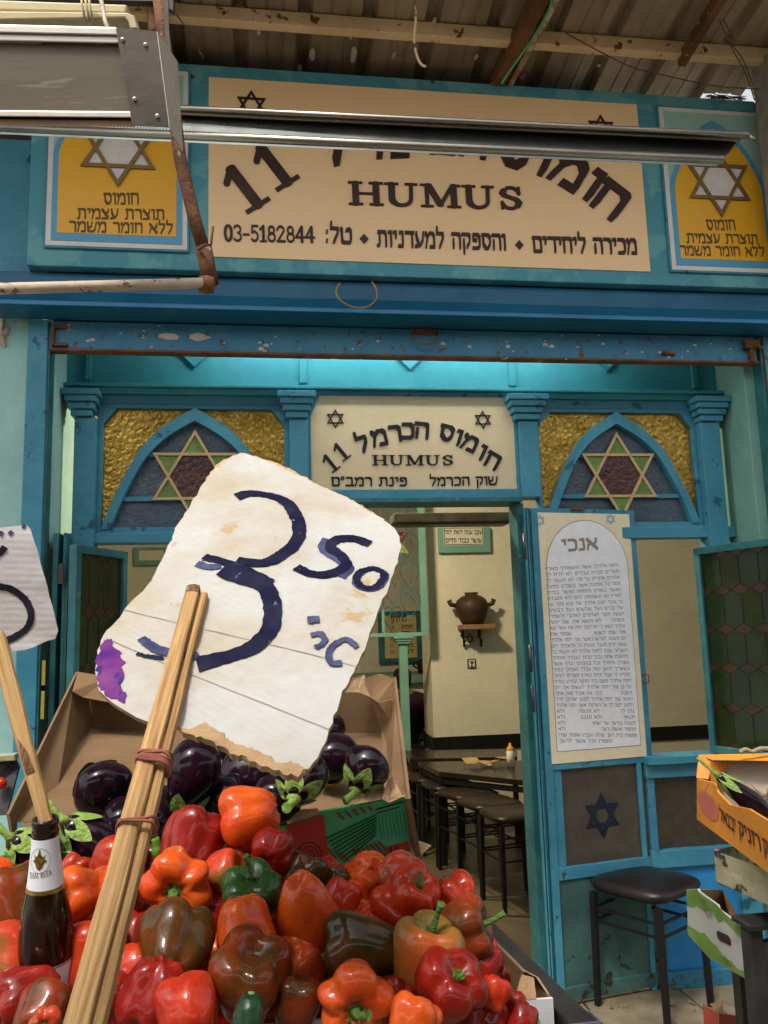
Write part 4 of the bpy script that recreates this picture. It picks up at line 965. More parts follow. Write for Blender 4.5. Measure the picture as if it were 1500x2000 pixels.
# stools and tables
def make_stool(name, label, seatm, hgt=.44, s=.30, group=None, fat=.045):
    r = thing(name, label, 'stool', (0,0,0), group)
    bm = MB(); n = 20
    # cushioned seat: superellipse layers
    lay = [(.90,-fat*.8),(1.0,-fat*.55),(1.04,-fat*.2),(1.02,fat*.15),(.92,fat*.4),(.70,fat*.55),(.35,fat*.62)]
    vs = []
    for k_, z_ in lay:
        for i in range(n*2):
            a = 2*pi*i/(n*2); c_, s_2 = cos(a), sin(a); p = .42
            vs.append((s/2*k_*math.copysign(abs(c_)**p, c_), s/2*k_*math.copysign(abs(s_2)**p, s_2), hgt+z_))
    N = n*2; fs = [(i*N+k_, i*N+(k_+1) % N, (i+1)*N+(k_+1) % N, (i+1)*N+k_) for i in range(len(lay)-1) for k_ in range(N)]
    bm.add(vs, fs, True); bm.f += [tuple((len(lay)-1)*N+k_ for k_ in range(N)), tuple(k_ for k_ in reversed(range(N)))]; bm.sm += [True, False]; bm.mi += [0,0]
    bm.build('seat', seatm, r)
    d = s/2-.02
    for sx in (-1,1):
        for sy in (-1,1): MB().hexa([(sx*(d+.006)-.009,sy*(d+.006)-.009,0),(sx*(d+.006)+.009,sy*(d+.006)-.009,0),(sx*(d+.006)+.009,sy*(d+.006)+.009,0),(sx*(d+.006)-.009,sy*(d+.006)+.009,0),(sx*d-.011,sy*d-.011,hgt-fat),(sx*d+.011,sy*d-.011,hgt-fat),(sx*d+.011,sy*d+.011,hgt-fat),(sx*d-.011,sy*d+.011,hgt-fat)]).build('leg', BLACKM, r)
    for zz in (hgt-.09, hgt-.135 if seatm is SEAT else hgt-.2):
        mb = MB()
        for sx in (-1,1): mb.bar((sx*d,-d,zz),(sx*d,d,zz),.008,.008); mb.bar((-d,sx*d,zz+.0005),(d,sx*d,zz+.0005),.008,.008)
        mb.build('stretcher', BLACKM, r)
    return r
st0 = make_stool('stool', 'black vinyl stool with square padded seat standing outside the folding door', SEAT, .425, .31, None, .036)
fb = PZ(1302, 1932, G); ff = PZ(1262, 2008, G)
st0.location = (PZ(1278,1966,G).x, PZ(1278,1966,G).y, G+.004); st0.rotation_euler = (0,0,radians(32))
GRP = 'stools along the cafe tables'
a, b = PZ(1012,1768,G), PZ(818,1636,G)
labs = ['dark stool with brown worn seat nearest the poster door inside', 'second stool from the doorway in the left row beside the table', 'third stool from the doorway in the left row of the cafe', 'fourth stool from the doorway in the left row of the cafe', 'fifth stool from the doorway, next to last in the left row', 'farthest stool of the left row by the half wall']
pr = make_stool('stool', labs[0], SEATB, .44, .29, GRP, .03)
d = (b-a); ang = math.atan2(d.y, d.x)
for i in range(6):
    p = a+d*(i/5); loc = (p.x, p.y, G+.004)
    if i == 0: pr.location = loc; pr.rotation_euler = (0,0,ang)
    else: copy_thing(pr, loc, ang+random.uniform(-.1,.1), labs[i])
perp = Vector((-d.y, d.x, 0)).normalized()
if perp.x < 0: perp = -perp
for i in range(4):
    p = a+d*(.12+i*.27)+perp*.95
    copy_thing(pr, (p.x, p.y, G+.004), ang, ['stool on the far side of the table nearest the door', 'stool on the far side of the table, second from the door', 'stool on the far side of the table below the urn', 'stool on the far side of the table by the passage corner'][i])
ps = copy_thing(pr, (pxx, pyy, G+.004), 0, 'stool under the seated person in the passage')
ZT = .64
for k_, (qs, lab) in enumerate((([(857,1507),(1062,1528),(1080,1484),(816,1488)], 'dark rectangular cafe table holding the white squeeze bottle'), ([(800,1482),(1010,1478),(1010,1462),(790,1466)], 'dark rectangular cafe table farther back below the urn'))):
    c4 = [PZ(x, y, ZT) for x, y in qs]; cc_ = sum(c4, Vector())/4
    t_ = thing('table', lab, 'table', (cc_.x, cc_.y, G), 'dark cafe tables')
    MB().slab(c4, (0,0,-.03)).build('table_top', TABLEM, t_, bevel=.003)
    for c in c4: c = c.lerp(cc_, .06); MB().box(c.x-.014,c.x+.014,c.y-.014,c.y+.014,G+.004,ZT-.031).build('leg', BLACKM, t_)
    for i in range(4): p_, q_ = c4[i].lerp(cc_,.06), c4[(i+1) % 4].lerp(cc_,.06); mb = MB(); mb.bar(p_+Vector((0,0,-.055)), q_+Vector((0,0,-.055)), .014, .03); mb.build('apron', BLACKM, t_)
bt = PZ(998,1497,ZT)
sq = thing('squeeze_bottle', 'white squeeze bottle with orange cap on the cafe table', 'bottle', (bt.x, bt.y, ZT+.001))
kk = (bt-CAM).length/1620
MB().lathe([(0,0),(7.5*kk,0),(7.5*kk,26*kk),(6*kk,29*kk)], (bt.x,bt.y,ZT+.001), (0,0,1), 16).build('bottle_body', WHITE, sq)
MB().lathe([(6.6*kk,28*kk),(6.6*kk,34*kk),(3*kk,36*kk),(1.5*kk,42*kk),(0,42*kk)], (bt.x,bt.y,ZT+.001), (0,0,1), 16).build('cap', M('orange_cap', (.6,.25,.03), None, 5, .4), sq)
npn = PZ(950,1494,ZT); mb = MB()
for i in range(5):
    x_, y_ = npn.x+random.uniform(-.12,.12), npn.y+random.uniform(-.06,.06); a_ = random.uniform(0,3)
    q4 = [Vector((x_+.07*cos(a_+t),y_+.07*sin(a_+t),ZT+.002+.004*i+random.uniform(0,.03))) for t in (0,pi/2,pi,-pi/2)]; mb.add(q4, [(0,1,2),(0,2,3)])
tag(mb.build('paper_scraps', M('brown_paper', (.35,.24,.12), None, 9, .8)), 'crumpled brown papers lying on the cafe table by the squeeze bottle', 'paper')

# ================================================================== OVERHEAD
RN = Vector((0, .123, 1)).normalized()
def zroof(Y): return 3.68+(2.9-Y)*.123
RO = Vector((0, 2.9, zroof(2.9)))
def PR(px, py, off=0): return PP(px, py, RO-Vector((0,0,off)), RN)
rf = thing('market_roof', 'corrugated brown roof sheets on painted purlins above the shop sign', 'roof', (.5, 2.6, 3.7))
pit = .235; ns = 4
x_ = -3.1
while x_ < 4.2:
    ye = 3.11 if x_ < 1.25 else 2.968
    mb = MB(); prof = []
    for k_ in range(ns-1):
        b0 = x_+k_*pit
        prof += [(b0,0),(b0+.055,0),(b0+.058,.004),(b0+.066,.004),(b0+.069,0),(b0+.115,0),(b0+.118,.004),(b0+.126,.004),(b0+.129,0),(b0+.17,0),(b0+.185,.038),(b0+.215,.038),(b0+.23,0)]
    prof.append((x_+(ns-1)*pit, 0))
    N = len(prof); ys = [1.5, 2.1, 2.8, ye+random.uniform(-.003,.003)]
    vs = [(a, y, zroof(y)+b+(.004*sin(a*40) if y == ys[-1] else 0)) for y in ys for a, b in prof] 
    vs += [(a, y, zroof(y)+b+.002) for y in ys for a, b in prof]
    fs = [(i*N+j, i*N+j+1, (i+1)*N+j+1, (i+1)*N+j) for i in range(3) for j in range(N-1)]
    fs += [tuple(4*N+k for k in reversed(f_)) for f_ in fs]
    mb.add(vs, fs); mb.build('roof_sheet', ROOFM, rf, fix=False)
    x_ += (ns-1)*pit
a, b = PR(340,30,.02), PR(1440,78,.02)
yp = (a.y+b.y)/2
def purl(yc, h_=.065, w_=.045, x0_=-2.6, x1_=4.0, m=PURLIN, off=0):
    z_ = zroof(yc)-.003-off
    return MB().box(x0_, x1_, yc-w_/2, yc+w_/2, z_-h_, z_).build('purlin', m, rf, bevel=.003)
purl(P(700,48,2.62).y and yp+.02, .055, .04)
purl(2.2, .06, .04); purl(1.54, .06, .05, m=RUSTB)
def rafter(px0, py0, px1, py1, w_=.05, h_=.07, m=RUSTB, ext=.25):
    p0, p1 = PR(px0, py0, .06), PR(px1, py1, .06); d_ = (p0-p1).normalized(); p0 = p0+d_*ext
    mb = MB(); mb.bar(p0, p1, w_, h_, RN); return mb.build('rafter', m, rf, bevel=.002)
rafter(1052,0,965,170,.05,.06)
rafter(1082,0,992,165,.022,.045, M('peeled_white_steel', (.5,.44,.36), (.3,.15,.07), 14, .7, lo=.45, hi=.55))
rafter(1400,5,1330,120,.03,.05)
rafter(300,-20,330,150,.05,.05, STEELD)
pf = MB()   # flakes of old paint hanging on the underside
for px, py, w_, h_ in ((610,105,7,14),(690,108,8,20),(505,60,4,8),(685,70,4,6),(770,105,4,9),(1245,112,5,3),(1170,127,4,4),(930,110,5,6),(848,40,4,8),(1020,150,6,8),(585,132,5,8)):
    c_ = PR(px, py, .012); n_ = 8
    pf.add([c_]+[c_+Vector((w_*.0018*cos(2*pi*k_/n_)*random.uniform(.7,1.2), h_*.0028*sin(2*pi*k_/n_)*random.uniform(.7,1.2), -random.uniform(0,.006))) for k_ in range(n_)], [(0,k_+1,(k_+1) % n_+1) for k_ in range(n_)])
stuff(pf.build('paint_flakes', M('flakes', (.6,.55,.48), None, 9, .8), rf))
# debris on top of the sign, small twigs
mb = MB()
for i in range(60):
    c_ = P(random.uniform(1385,1450), 190, 2.915); c_.z = 3.603+random.uniform(0,.02)
    a_ = random.uniform(0, pi); l_ = random.uniform(.01,.035); mb.tube([c_-Vector((cos(a_)*l_,sin(a_)*l_*.3,-.004)), c_+Vector((cos(a_)*l_,sin(a_)*l_*.3,random.uniform(0,.014)))], .0015, 4)
tag(stuff(mb.build('twig_debris', M('twigs', (.12,.08,.04), None, 20, .9))), 'small heap of twigs and dirt on the top edge of the sign', 'debris')
# grey pillar at the top right
px_ = P(1459,60,2.80).x
tag(MB().box(px_, px_+.25, 2.62, 2.80, 2.9, 3.66).build('pillar', PILLAR, bevel=.006), 'rough grey pillar above the right end of the sign', 'pillar')
# long reflector
D1 = 2.2
rl = thing('lamp_reflector', 'long ribbed metal strip lamp reflector hanging in front of the big sign', 'lamp', PD(900,250,D1))
tl, tr = PD(-60,192,D1), PD(1462,264,D1*.985); bl, br = PD(-60,246,D1*.985), PD(1412,312,D1*.97)
il, ir = PD(-60,205,D1+.02), PD(1440,277,D1+.01)
up_ = Vector((0,0,1)); bk = Vector((0,1,0))
MB().slab([il, ir, br+Vector((0,.03,0)), bl+Vector((0,.03,0))], (0,.004,.002)).build('reflector_face', REFL, rl)
MB().tube([tl, tr], .0085, 10).build('top_rail', CHROME, rl)
MB().slab([tl-up_*.006, tr-up_*.006, ir+up_*.004, il+up_*.004], (0,.003,.001)).build('top_flange', CHROME, rl)
MB().tube([il+Vector((0,-.01,-.002)), ir+Vector((0,-.01,-.002))], .006, 10).build('bead', CHROME, rl)
MB().tube([bl, br], .0115, 12).build('bottom_rail', CHROME, rl)
fm = MB()
for i in range(230):
    f_ = (i+.5)/230; a_ = il.lerp(ir, f_); b_ = (bl+Vector((0,.03,0))).lerp(br+Vector((0,.03,0)), f_)
    fm.bar(a_.lerp(b_,.12)+Vector((.012,-.002,0)), a_.lerp(b_,.80)+Vector((0,-.002,0)), .0022, .003, (0,1,0))
stuff(fm.build('reflector_fin', M('fin_metal', (.07,.07,.065), None, 5, .4, metal=.8), rl))
MB().tube([tr, tr+Vector((.012,-.01,-.02))], .004, 6).build('end_clip', RUSTB, rl)
# box lamp at the top left
dB = 1.5
bx = thing('box_lamp', 'aluminium framed box lamp with dusty cover and riveted steel end', 'lamp', PD(150,150,dB))
bkv = CF*.08+CU*.046-CR*.022
def Q(pts, d=dB, e=0): return [PD(x, y, d)-CF*e for x, y in pts]
MB().slab(Q([(-90,84),(242,90),(262,226),(-90,221)]), bkv).build('cover', ALUD, bx)
MB().slab(Q([(-90,50),(236,58),(240,90),(-90,83)], e=.008), bkv*1.1).build('top_profile', ALU, bx, bevel=.003)
MB().slab(Q([(-90,66),(238,73),(238,76),(-90,69)], e=.011), CF*.003).build('profile_groove', STEELD, bx)
MB().slab(Q([(-90,219),(262,222),(264,234),(-90,231)], e=.008), bkv*1.1).build('bottom_profile', ALU, bx, bevel=.002)
MB().slab(Q([(-90,233),(262,237),(264,249),(-90,246)], e=.002), bkv).build('bottom_tray', SHELFW, bx)
MB().slab(Q([(230,60),(309,69),(333,254),(262,250)], e=.012), CF*.0025).build('end_plate', STEELD, bx)
pA_, pB_ = Q([(309,69),(333,254)], e=.011)
MB().slab([pA_, pA_+CF*.10+CR*.012, pB_+CF*.10-CR*.001, pB_], CR*.0015).build('end_flange', ALU, bx)
for px, py in ((244,85),(288,95),(267,200),(311,233)):
    c_ = PD(px, py, dB)-CF*.0135
    MB().lathe([(0,-.003),(.0025,-.0025),(.004,0),(.004,.002)], c_, CF, 10).build('rivet', ALU, bx)
# yellowed cable duct above it
du = thing('cable_duct', 'yellowed plastic cable duct tied up above the box lamp', 'duct', PD(100,30,1.7))
MB().slab(Q([(-90,18),(245,26),(248,8),(-90,-4)], 1.7), CF*.05).build('duct_body', OLDPL, du, bevel=.004)
MB().slab(Q([(-90,40),(250,34),(252,24),(-90,20)], 1.68), CF*.04).build('duct_cover', OLDPL, du, bevel=.003)
mb = MB(); mb.slab(Q([(246,24),(262,30),(268,55),(254,55),(250,40),(244,35)], 1.68), CF*.03); mb.build('duct_elbow', OLDPL, du, bevel=.002)
MB().slab(Q([(-90,-6),(300,2),(338,20),(338,-60),(-90,-60)], 1.78), CF*.02).build('duct_plate', STEELD, du)
for dx in (0, 8, 15):
    mb = MB(); mb.tube([PD(158+dx,-20,1.665), PD(160+dx,10,1.66), PD(166+dx,38,1.66), PD(168+dx,42,1.69)], .0028, 6); mb.build('cable_tie', OLDPL, du)
tag(MB().tube([PD(192,-20,1.62), PD(200,10,1.62), PD(205,40,1.6), PD(212,58,1.58)], .0042, 8).build('hanging_wire', RUSTW), 'twisted rusty wire hanging to the top of the box lamp', 'wire')
# rusty pole and white pipe
pg = thing('awning_pipe', 'rusted steel pipe elbow frame crossing the left of the sign', 'pipe', PD(380,500,1.7))
MB().tube([PD(303,-60,1.78), PD(318,60,1.76), PD(338,200,1.74), PD(352,310,1.72), PD(378,420,1.71), PD(398,490,1.70)], .0135, 14).build('rusty_pole', RUST, pg)
MB().tube([PD(398,485,1.70), PD(412,555,1.69)], [.0175,.0165], 12).build('pipe_socket', RUST, pg)
MB().lathe([(0,-.018),(.016,-.016),(.019,0),(.016,.014),(0,.016)], PD(404,556,1.68), (1,.1,0), 12).build('elbow', RUSTB, pg)
MB().tube([PD(-80,566,1.5), PD(150,560,1.57), PD(395,553,1.67)], .0108, 14).build('white_pipe', RUSTW, pg)
MB().slab(Q([(328,-20),(330,60),(338,130),(332,180),(324,120),(318,-20)], 1.74), CF*.004).build('steel_strap', STEELD, pg)
MB().tube([PD(388,488,1.68), PD(400,478,1.665), PD(412,478,1.68), PD(416,442,1.68)], .003, 6).build('tie_wire', RUSTB, pg)
tag(MB().tube([PD(292,-20,1.8), PD(300,60,1.8), PD(306,70,1.8)], .011, 10).build('pipe_stub', RUSTB), 'short rusty pipe stub behind the top of the rusted pole', 'pipe')
# wires
def wire(name, lab, pts, r, m): return tag(MB().tube(pts, r, 6).build(name, m), lab, 'wire')
wire('green_wire', 'thin green wire trailing down from the rusty roof beam', smooth([PD(x,y,2.75) for x,y in ((1080,-20),(1072,20),(1050,60),(1020,105),(995,140),(980,163))]), .0035, WIREG)
wire('dark_wire', 'thin dark wire sagging under the roof sheets at the right', smooth([PD(x,y,2.9) for x,y in ((1105,65),(1180,105),(1240,133),(1310,150),(1400,168),(1482,174))]), .0022, WIRED)
wire('dark_wire', 'loose dark wire hanging from the purlin to the sign corner', smooth([PD(x,y,2.85) for x,y in ((1405,38),(1430,95),(1455,140),(1474,196))]), .0022, WIRED)
wire('dark_wire', 'bent dark wire beside the hanging one near the grey pillar', smooth([PD(x,y,2.86) for x,y in ((1412,38),(1432,75),(1428,85),(1450,115),(1470,165),(1480,198))]), .0022, WIRED)
wire('pale_rag', 'pale frayed strap hanging from the purlin above the sign', smooth([PD(x,y,2.72) for x,y in ((811,12),(812,40),(809,75),(813,105),(822,125),(832,130))]), .0045, PURLIN)
wire('thin_cord', 'thin cord running from the pipe to the sign top edge', smooth([PD(x,y,2.6) for x,y in ((345,28),(370,65),(398,115))]), .002, WIRED)
wl_ = thing('wire_loop', 'thin brass wire loop hanging from under the sign', 'wire', P(696,580,2.84))
MB().tube([P(696,573,2.835)+Vector((.074*cos(a_), -.01+.008*sin(a_), .062*sin(a_)+.003*sin(2*a_))) for a_ in [radians(140+262*k_/30) for k_ in range(31)]], .0036, 6).build('loop', M('brass_wire', (.42,.26,.10), None, 9, .4, metal=.7), wl_)

# ================================================================== STALL : table, crates, boxes
def frame3(p0, ex, ez): ex = ex.normalized(); n = ez.cross(ex).normalized(); return ex, n
st = thing('stall_table', 'plain wooden trestle under the vegetable boxes', 'table', (.1, 1.3, G))
ZR = .985
cr_ = [PZ(820,1690,ZR), PZ(1040,1962,ZR), PZ(1138,1988,ZR-.02), PZ(905,1772,ZR-.02)]
R0 = PZ(1080,1950,ZR); R1 = PZ(838,1706,ZR)    # white box: near right corner, far right corner
L0 = R0+Vector((-1.05,.0,0))*1.0; 
fd_ = (PZ(650,1990,ZR)-R0).normalized(); rd = (R1-R0).normalized()
N0 = R0+fd_*.80; Nf = R1+fd_*.80
wb = thing('pepper_box', 'white printed cardboard box heaped with peppers', 'box', R0+Vector((-.3,.2,-.15)))
dn = Vector((0,0,-.14)); th = .005
def wall(name, a, b, down, t, m, par, lab=None): return MB().slab([a, b, b+down, a+down], t).build(name, m, par, lab)
wall('front_panel', N0, R0, dn, Vector((0,th,0)), WBOX, wb)
wall('side_panel', R0+Vector((0,th+.001,0)), R1, dn, Vector((-th,0,0)), CARD, wb)
wall('back_panel', R1-rd*.01, Nf-rd*.01, dn, Vector((0,-th,0)), CARD, wb)
wall('side_panel', N0, Nf, dn, Vector((th,0,0)), CARD, wb)
MB().slab([N0+dn, R0+dn, R1+dn, Nf+dn], (0,0,.005)).build('box_floor', CARD, wb)
mb = MB()  # torn corner flaps at the near right corner
c_ = R0+Vector((0,0,.001))
mb.slab([c_+fd_*.05, c_+fd_*.022, c_+fd_*.02+Vector((0,.012,.020)), c_+fd_*.035+Vector((0,.014,.024))], (0,.004,0)); mb.build('torn_flap', CARD_L, wb)
mb = MB(); mb.slab([c_+rd*.01, c_+rd*.09, c_+rd*.07+Vector((-.012,0,.010)), c_+rd*.02+Vector((-.010,0,.018))], (-.003,0,0)); mb.build('torn_flap', CARD_L, wb)
n_f = fd_.cross(Vector((0,0,1))).normalized(); n_f = n_f if n_f.y < 0 else -n_f
def onf(px, py): return PP(px, py, R0, n_f)+n_f*.0012
mb = MB()
def ribbon(mb, pts, w_, n, jag=0, tap=False, off=0):
    """flat ribbon of half width w_/2 along 3D points in the plane with normal n"""
    vs = []; N = len(pts)
    for i, p in enumerate(pts):
        t = (pts[min(i+1,N-1)]-pts[max(i-1,0)]).normalized(); s_ = t.cross(n).normalized()
        k_ = w_/2*(1 if not tap else max(.15, sin(pi*(i+.5)/N)))
        vs += [p+n*off+s_*(k_+random.uniform(-jag,jag)), p+n*off-s_*(k_+random.uniform(-jag,jag))]
    return mb.add(vs, [(2*i, 2*i+1, 2*i+3, 2*i+2) for i in range(N-1)])
ribbon(mb, [onf(955+75*cos(a_), 1998+22*sin(a_)) for a_ in [pi+pi*k_/16 for k_ in range(17)]], .003, n_f)
ribbon(mb, [onf(945+55*cos(a_), 2002+18*sin(a_)) for a_ in [pi+pi*k_/16 for k_ in range(17)]], .004, n_f)
ribbon(mb, [onf(1000,1985), onf(1020,1990), onf(1040,1996), onf(1052,1988)], .008, n_f)
mb.build('printed_oval', LGREEN, wb)
# black crate around
bc = thing('black_crate', 'black plastic crate holding the white pepper box', 'crate', R0+Vector((-.3,.2,-.16)))
e_r = (R0-N0).normalized(); o0 = R0+e_r*.045-rd*.03+Vector((0,0,-.018)); o1 = R1+e_r*.045+rd*.02+Vector((0,0,-.018))
i0 = R0+e_r*.008-rd*.022+Vector((0,0,-.018)); i1 = R1+e_r*.008+rd*.012+Vector((0,0,-.018))
MB().slab([i0, o0, o1, i1], (0,0,-.13)).build('crate_side', BLKPL, bc, bevel=.004)
MB().slab([N0-rd*.02+Vector((0,0,-.16)), o0+Vector((0,0,-.14)), o1+Vector((0,0,-.14)), Nf+rd*.5+Vector((0,0,-.16)), Nf+rd*.45+Vector((0,0,-.16))][:4], (0,0,-.03)).build('table_top', OLDW, st)
for q_ in (N0+Vector((.04,.05,0)), o0+Vector((-.05,.03,0)), o1+Vector((-.05,-.03,0)), Nf+rd*.45+Vector((.04,-.02,0))): MB().box(q_.x-.025,q_.x+.025,q_.y-.025,q_.y+.025,G,.80).build('leg', OLDW, st)
p0, p1 = N0-rd*.03+Vector((0,0,-.03)), N0-rd*.012+Vector((0,0,-.03))
MB().slab([p0, o0+Vector((0,0,-.012))-e_r*.046, o0-e_r*.046+rd*.018+Vector((0,0,-.012)), p1], (0,0,-.12)).build('crate_front', BLKPL, bc, bevel=.003)
MB().slab([i1+rd*.002, o1+rd*.002, o1+rd*.02, Nf+rd*.036+Vector((0,0,-.018)), Nf+rd*.012+Vector((0,0,-.018))], (0,0,-.13)).build('crate_back', BLKPL, bc)
MB().slab([o0-rd*.004-e_r*.045, o0-rd*.004+e_r*.004, o0+rd*.03+e_r*.004, o0+rd*.03+e_r*.0012, o0-rd*.001+e_r*.0012, o0-rd*.001-e_r*.045], (0,0,-.02)).build('crate_edge', M('grey_violet_edge', (.14,.12,.16), None, 9, .5), bc)

# ---------- aubergine box
ab = thing('aubergine_box', 'tilted brown cardboard box with green striped print full of aubergines', 'box', PD(400,1500,1.7))
def pan(name, pts, t, m, par=ab, bev=0): return MB().slab([PD(*p) for p in pts], t).build(name, m, par, bevel=bev)
FLt, FRt = (-30,1672,1.36), (790,1556,1.56)
FLb, FRb = (-30,1800,1.40), (822,1712,1.60)
o_f = PD(*FLt); n_a = ((PD(*FRt)-o_f).cross(PD(*FLb)-o_f)).normalized(); n_a = n_a if n_a.dot(CAM-o_f) > 0 else -n_a
def FPn(px, py, e=.0012): return PP(px, py, o_f, n_a)+n_a*e
MB().slab([FPn(x, y, 0) for x, y in ((-30,1672),(290,1660),(540,1602),(790,1556),(822,1712),(-30,1800))], -n_a*.005).build('front_panel', GPRINT, ab)
pan('side_panel', [(152,1312,2.0),(18,1590,1.42),(30,1660,1.42),(34,1602,1.46),(118,1540,1.62),(165,1445,1.95)], CR*-.005, CARD)
pan('back_panel', [(168,1352,2.0),(764,1334,2.06),(742,1440,2.05),(176,1428,1.99)], CF*.006, CARD)
pan('box_floor', [(28,1606,1.45),(770,1600,1.6),(745,1432,2.05),(176,1424,1.99)], CF*.008-CU*.003, CARD)
pan('side_panel', [(769,1322,2.03),(796,1560,1.55),(822,1700,1.60),(757,1560,1.62),(744,1420,2.04)], CR*.006, CARD)
pan('corner_flap', [(141,1350,1.93),(171,1358,1.99),(180,1421,1.99),(160,1447,1.93)], CF*.004, CARD)
pan('top_flap', [(152,1312,1.99),(215,1322,2.0),(300,1370,1.96),(285,1385,1.92),(162,1362,1.92),(141,1350,1.91)], CF*.004-CU*.002, CARD)
pan('top_flap', [(690,1325,2.0),(712,1318,2.03),(724,1362,1.98),(720,1360,1.97),(700,1352,1.97),(672,1352,1.97)], CF*.004, CARD_L)
pan('top_flap', [(712,1326,2.0),(742,1316,2.03),(770,1326,2.03),(768,1366,1.97),(738,1372,1.92),(762,1406,1.9),(744,1400,1.96),(724,1362,1.98)], CF*.004, CARD)
pan('corner_flap', [(739,1372,1.90),(770,1366,1.96),(761,1406,1.93)], CF*.004, CARD_L)
pan('torn_rim', [(556,1597,1.495),(590,1582,1.50),(620,1580,1.51),(624,1590,1.512),(600,1598,1.505),(562,1610,1.493)], CF*.004, CARD_L)
pan('torn_rim', [(690,1572,1.52),(730,1545,1.56),(750,1527,1.6),(752,1560,1.55),(720,1566,1.535)], CF*.004, CARD_L)
pan('torn_rim', [(745,1560,1.545),(760,1520,1.57),(768,1518,1.6),(786,1556,1.553),(760,1568,1.545)], CF*.004, CARD_L)
pan('torn_rim', [(322,1655,1.44),(345,1648,1.445),(398,1650,1.45),(396,1664,1.445),(330,1668,1.438)], CF*.004, CARD_L)
pan('side_flap', [(800,1636,1.6),(842,1652,1.62),(822,1672,1.6),(808,1702,1.6),(803,1690,1.6)], CF*.003, CARD_L)
pan('inner_flap', [(40,1606,1.44),(118,1600,1.46),(160,1615,1.47),(60,1640,1.41)], CF*.003, CARD)
def fpoly(name, pts, m, e=.0015): 
    return MB().add([FPn(x, y, e) for x, y in pts], [tuple(range(len(pts)))]).build(name, m, ab)
fpoly('red_print', [(560,1610),(632,1590),(644,1690),(578,1702)], RPRINT)
fpoly('red_print', [(318,1668),(392,1663),(392,1740),(318,1740)], RPRINT)
fpoly('red_label', [(752,1654),(797,1641),(801,1658),(757,1671)], RPRINT)
mb = MB(); ribbon(mb, [FPn(603+ (2+a_*1.22)*cos(a_), 1667+(2+a_*1.22)*sin(a_), .0022) for a_ in [k_*.2 for k_ in range(100)]], .0014, n_a); mb.build('spiral_print', BLK, ab)
mb = MB(); line(mb, '16', FPn(760,1664,.0022), FPn(779,1658,.0022), .013, n_a, 0, 1, 'lat', rtl=False); mb.build('number_print', BLK, ab)
mb = MB()
for k_ in range(8):
    a_ = Vector((636+k_*5, 1637+k_*6.5)); b_ = Vector((735, 1590+k_*5.5)); ribbon(mb, [FPn(a_.x+ (b_.x-a_.x)*t/4, a_.y+(b_.y-a_.y)*t/4, .0018) for t in range(5)], .0032, n_a, .0003)
ribbon(mb, [FPn(735,1580), FPn(788,1565)], .004, n_a); ribbon(mb, [FPn(735,1588), FPn(780,1575)], .003, n_a)
ribbon(mb, [FPn(704,1688), FPn(695,1730)], .004, n_a); ribbon(mb, [FPn(716,1690), FPn(708,1730)], .004, n_a); ribbon(mb, [FPn(790,1660), FPn(806,1668)], .004, n_a); ribbon(mb, [FPn(792,1672), FPn(808,1680)], .004, n_a)
mb.build('stripe_print', DGREEN, ab)
mb = MB()
for k_ in range(7): ribbon(mb, [FPn(690+k_*8, 1659-k_*3, .0018), FPn(722+k_*9, 1700-k_*3, .0018)], .0045, n_a, .0004)
for k_ in range(5): ribbon(mb, [FPn(658+k_*15, 1585-k_*3, .0018), FPn(672+k_*14, 1599-k_*4, .0018)], .0045, n_a, .0004)
for k_ in range(3): ribbon(mb, [FPn(640+k_*12, 1655+k_*4, .0018), FPn(656+k_*13, 1676+k_*3, .0018)], .004, n_a, .0004)
for k_ in range(9): ribbon(mb, [FPn(32+k_*9, 1676, .0018), FPn(8+k_*10, 1708, .0018)], .0045, n_a, .0004)
mb.build('stripe_print', RSTRIPE, ab)
mb = MB()
for k_ in range(9): ribbon(mb, [FPn(738+k_*7,1592-k_*1.5,.0017), FPn(745+k_*7,1640-k_*2,.0017)], .0018, n_a)
mb.build('stripe_print', M('teal_print', (.05,.26,.20), None, 9, .5), ab)

# ---------- sacks / dark crate behind at far left
lc = thing('dark_crate', 'dark crate edge showing at the far left behind the aubergine box', 'crate', PD(0,1540,1.9))
MB().slab([PD(-90,1488,1.9), PD(26,1480,1.9), PD(36,1500,1.9), PD(12,1592,1.85), PD(-90,1600,1.85)], CF*.01).build('crate_side', BLKPL, lc)
MB().slab([PD(-90,1482,1.88), PD(28,1474,1.88), PD(30,1486,1.88), PD(-90,1494,1.88)], CF*.02).build('crate_rim', OLDW, lc, bevel=.002)
tag(MB().lathe([(0,-.014),(.011,-.009),(.014,0),(.011,.009),(0,.014)], PD(2,1530,1.86), (0,0,1), 12).build('tomato', PEP['red']), 'small bit of a red tomato in the dark crate at the far left', 'tomato')

lt_ = MB()
for i in range(40):
    px, py = random.choice(((1230,1908),(1290,1905),(1340,1900),(1180,1960),(1330,1960)))
    c_ = PZ(px+random.uniform(-40,40), py+random.uniform(-6,14), G+.004); a_ = random.uniform(0,6); r_ = random.uniform(.004,.012)
    lt_.add([c_+Vector((r_*cos(a_+t)*random.uniform(.5,1.3), r_*sin(a_+t)*random.uniform(.5,1.3), random.uniform(0,.006))) for t in (0,1.5,3,4.6)], [(0,1,2),(0,2,3)])
tag(stuff(lt_.build('litter', M('dry_litter', (.22,.13,.06), (.10,.06,.03), 40, .9))), 'scraps of dry leaf litter on the pavement by the door', 'litter')

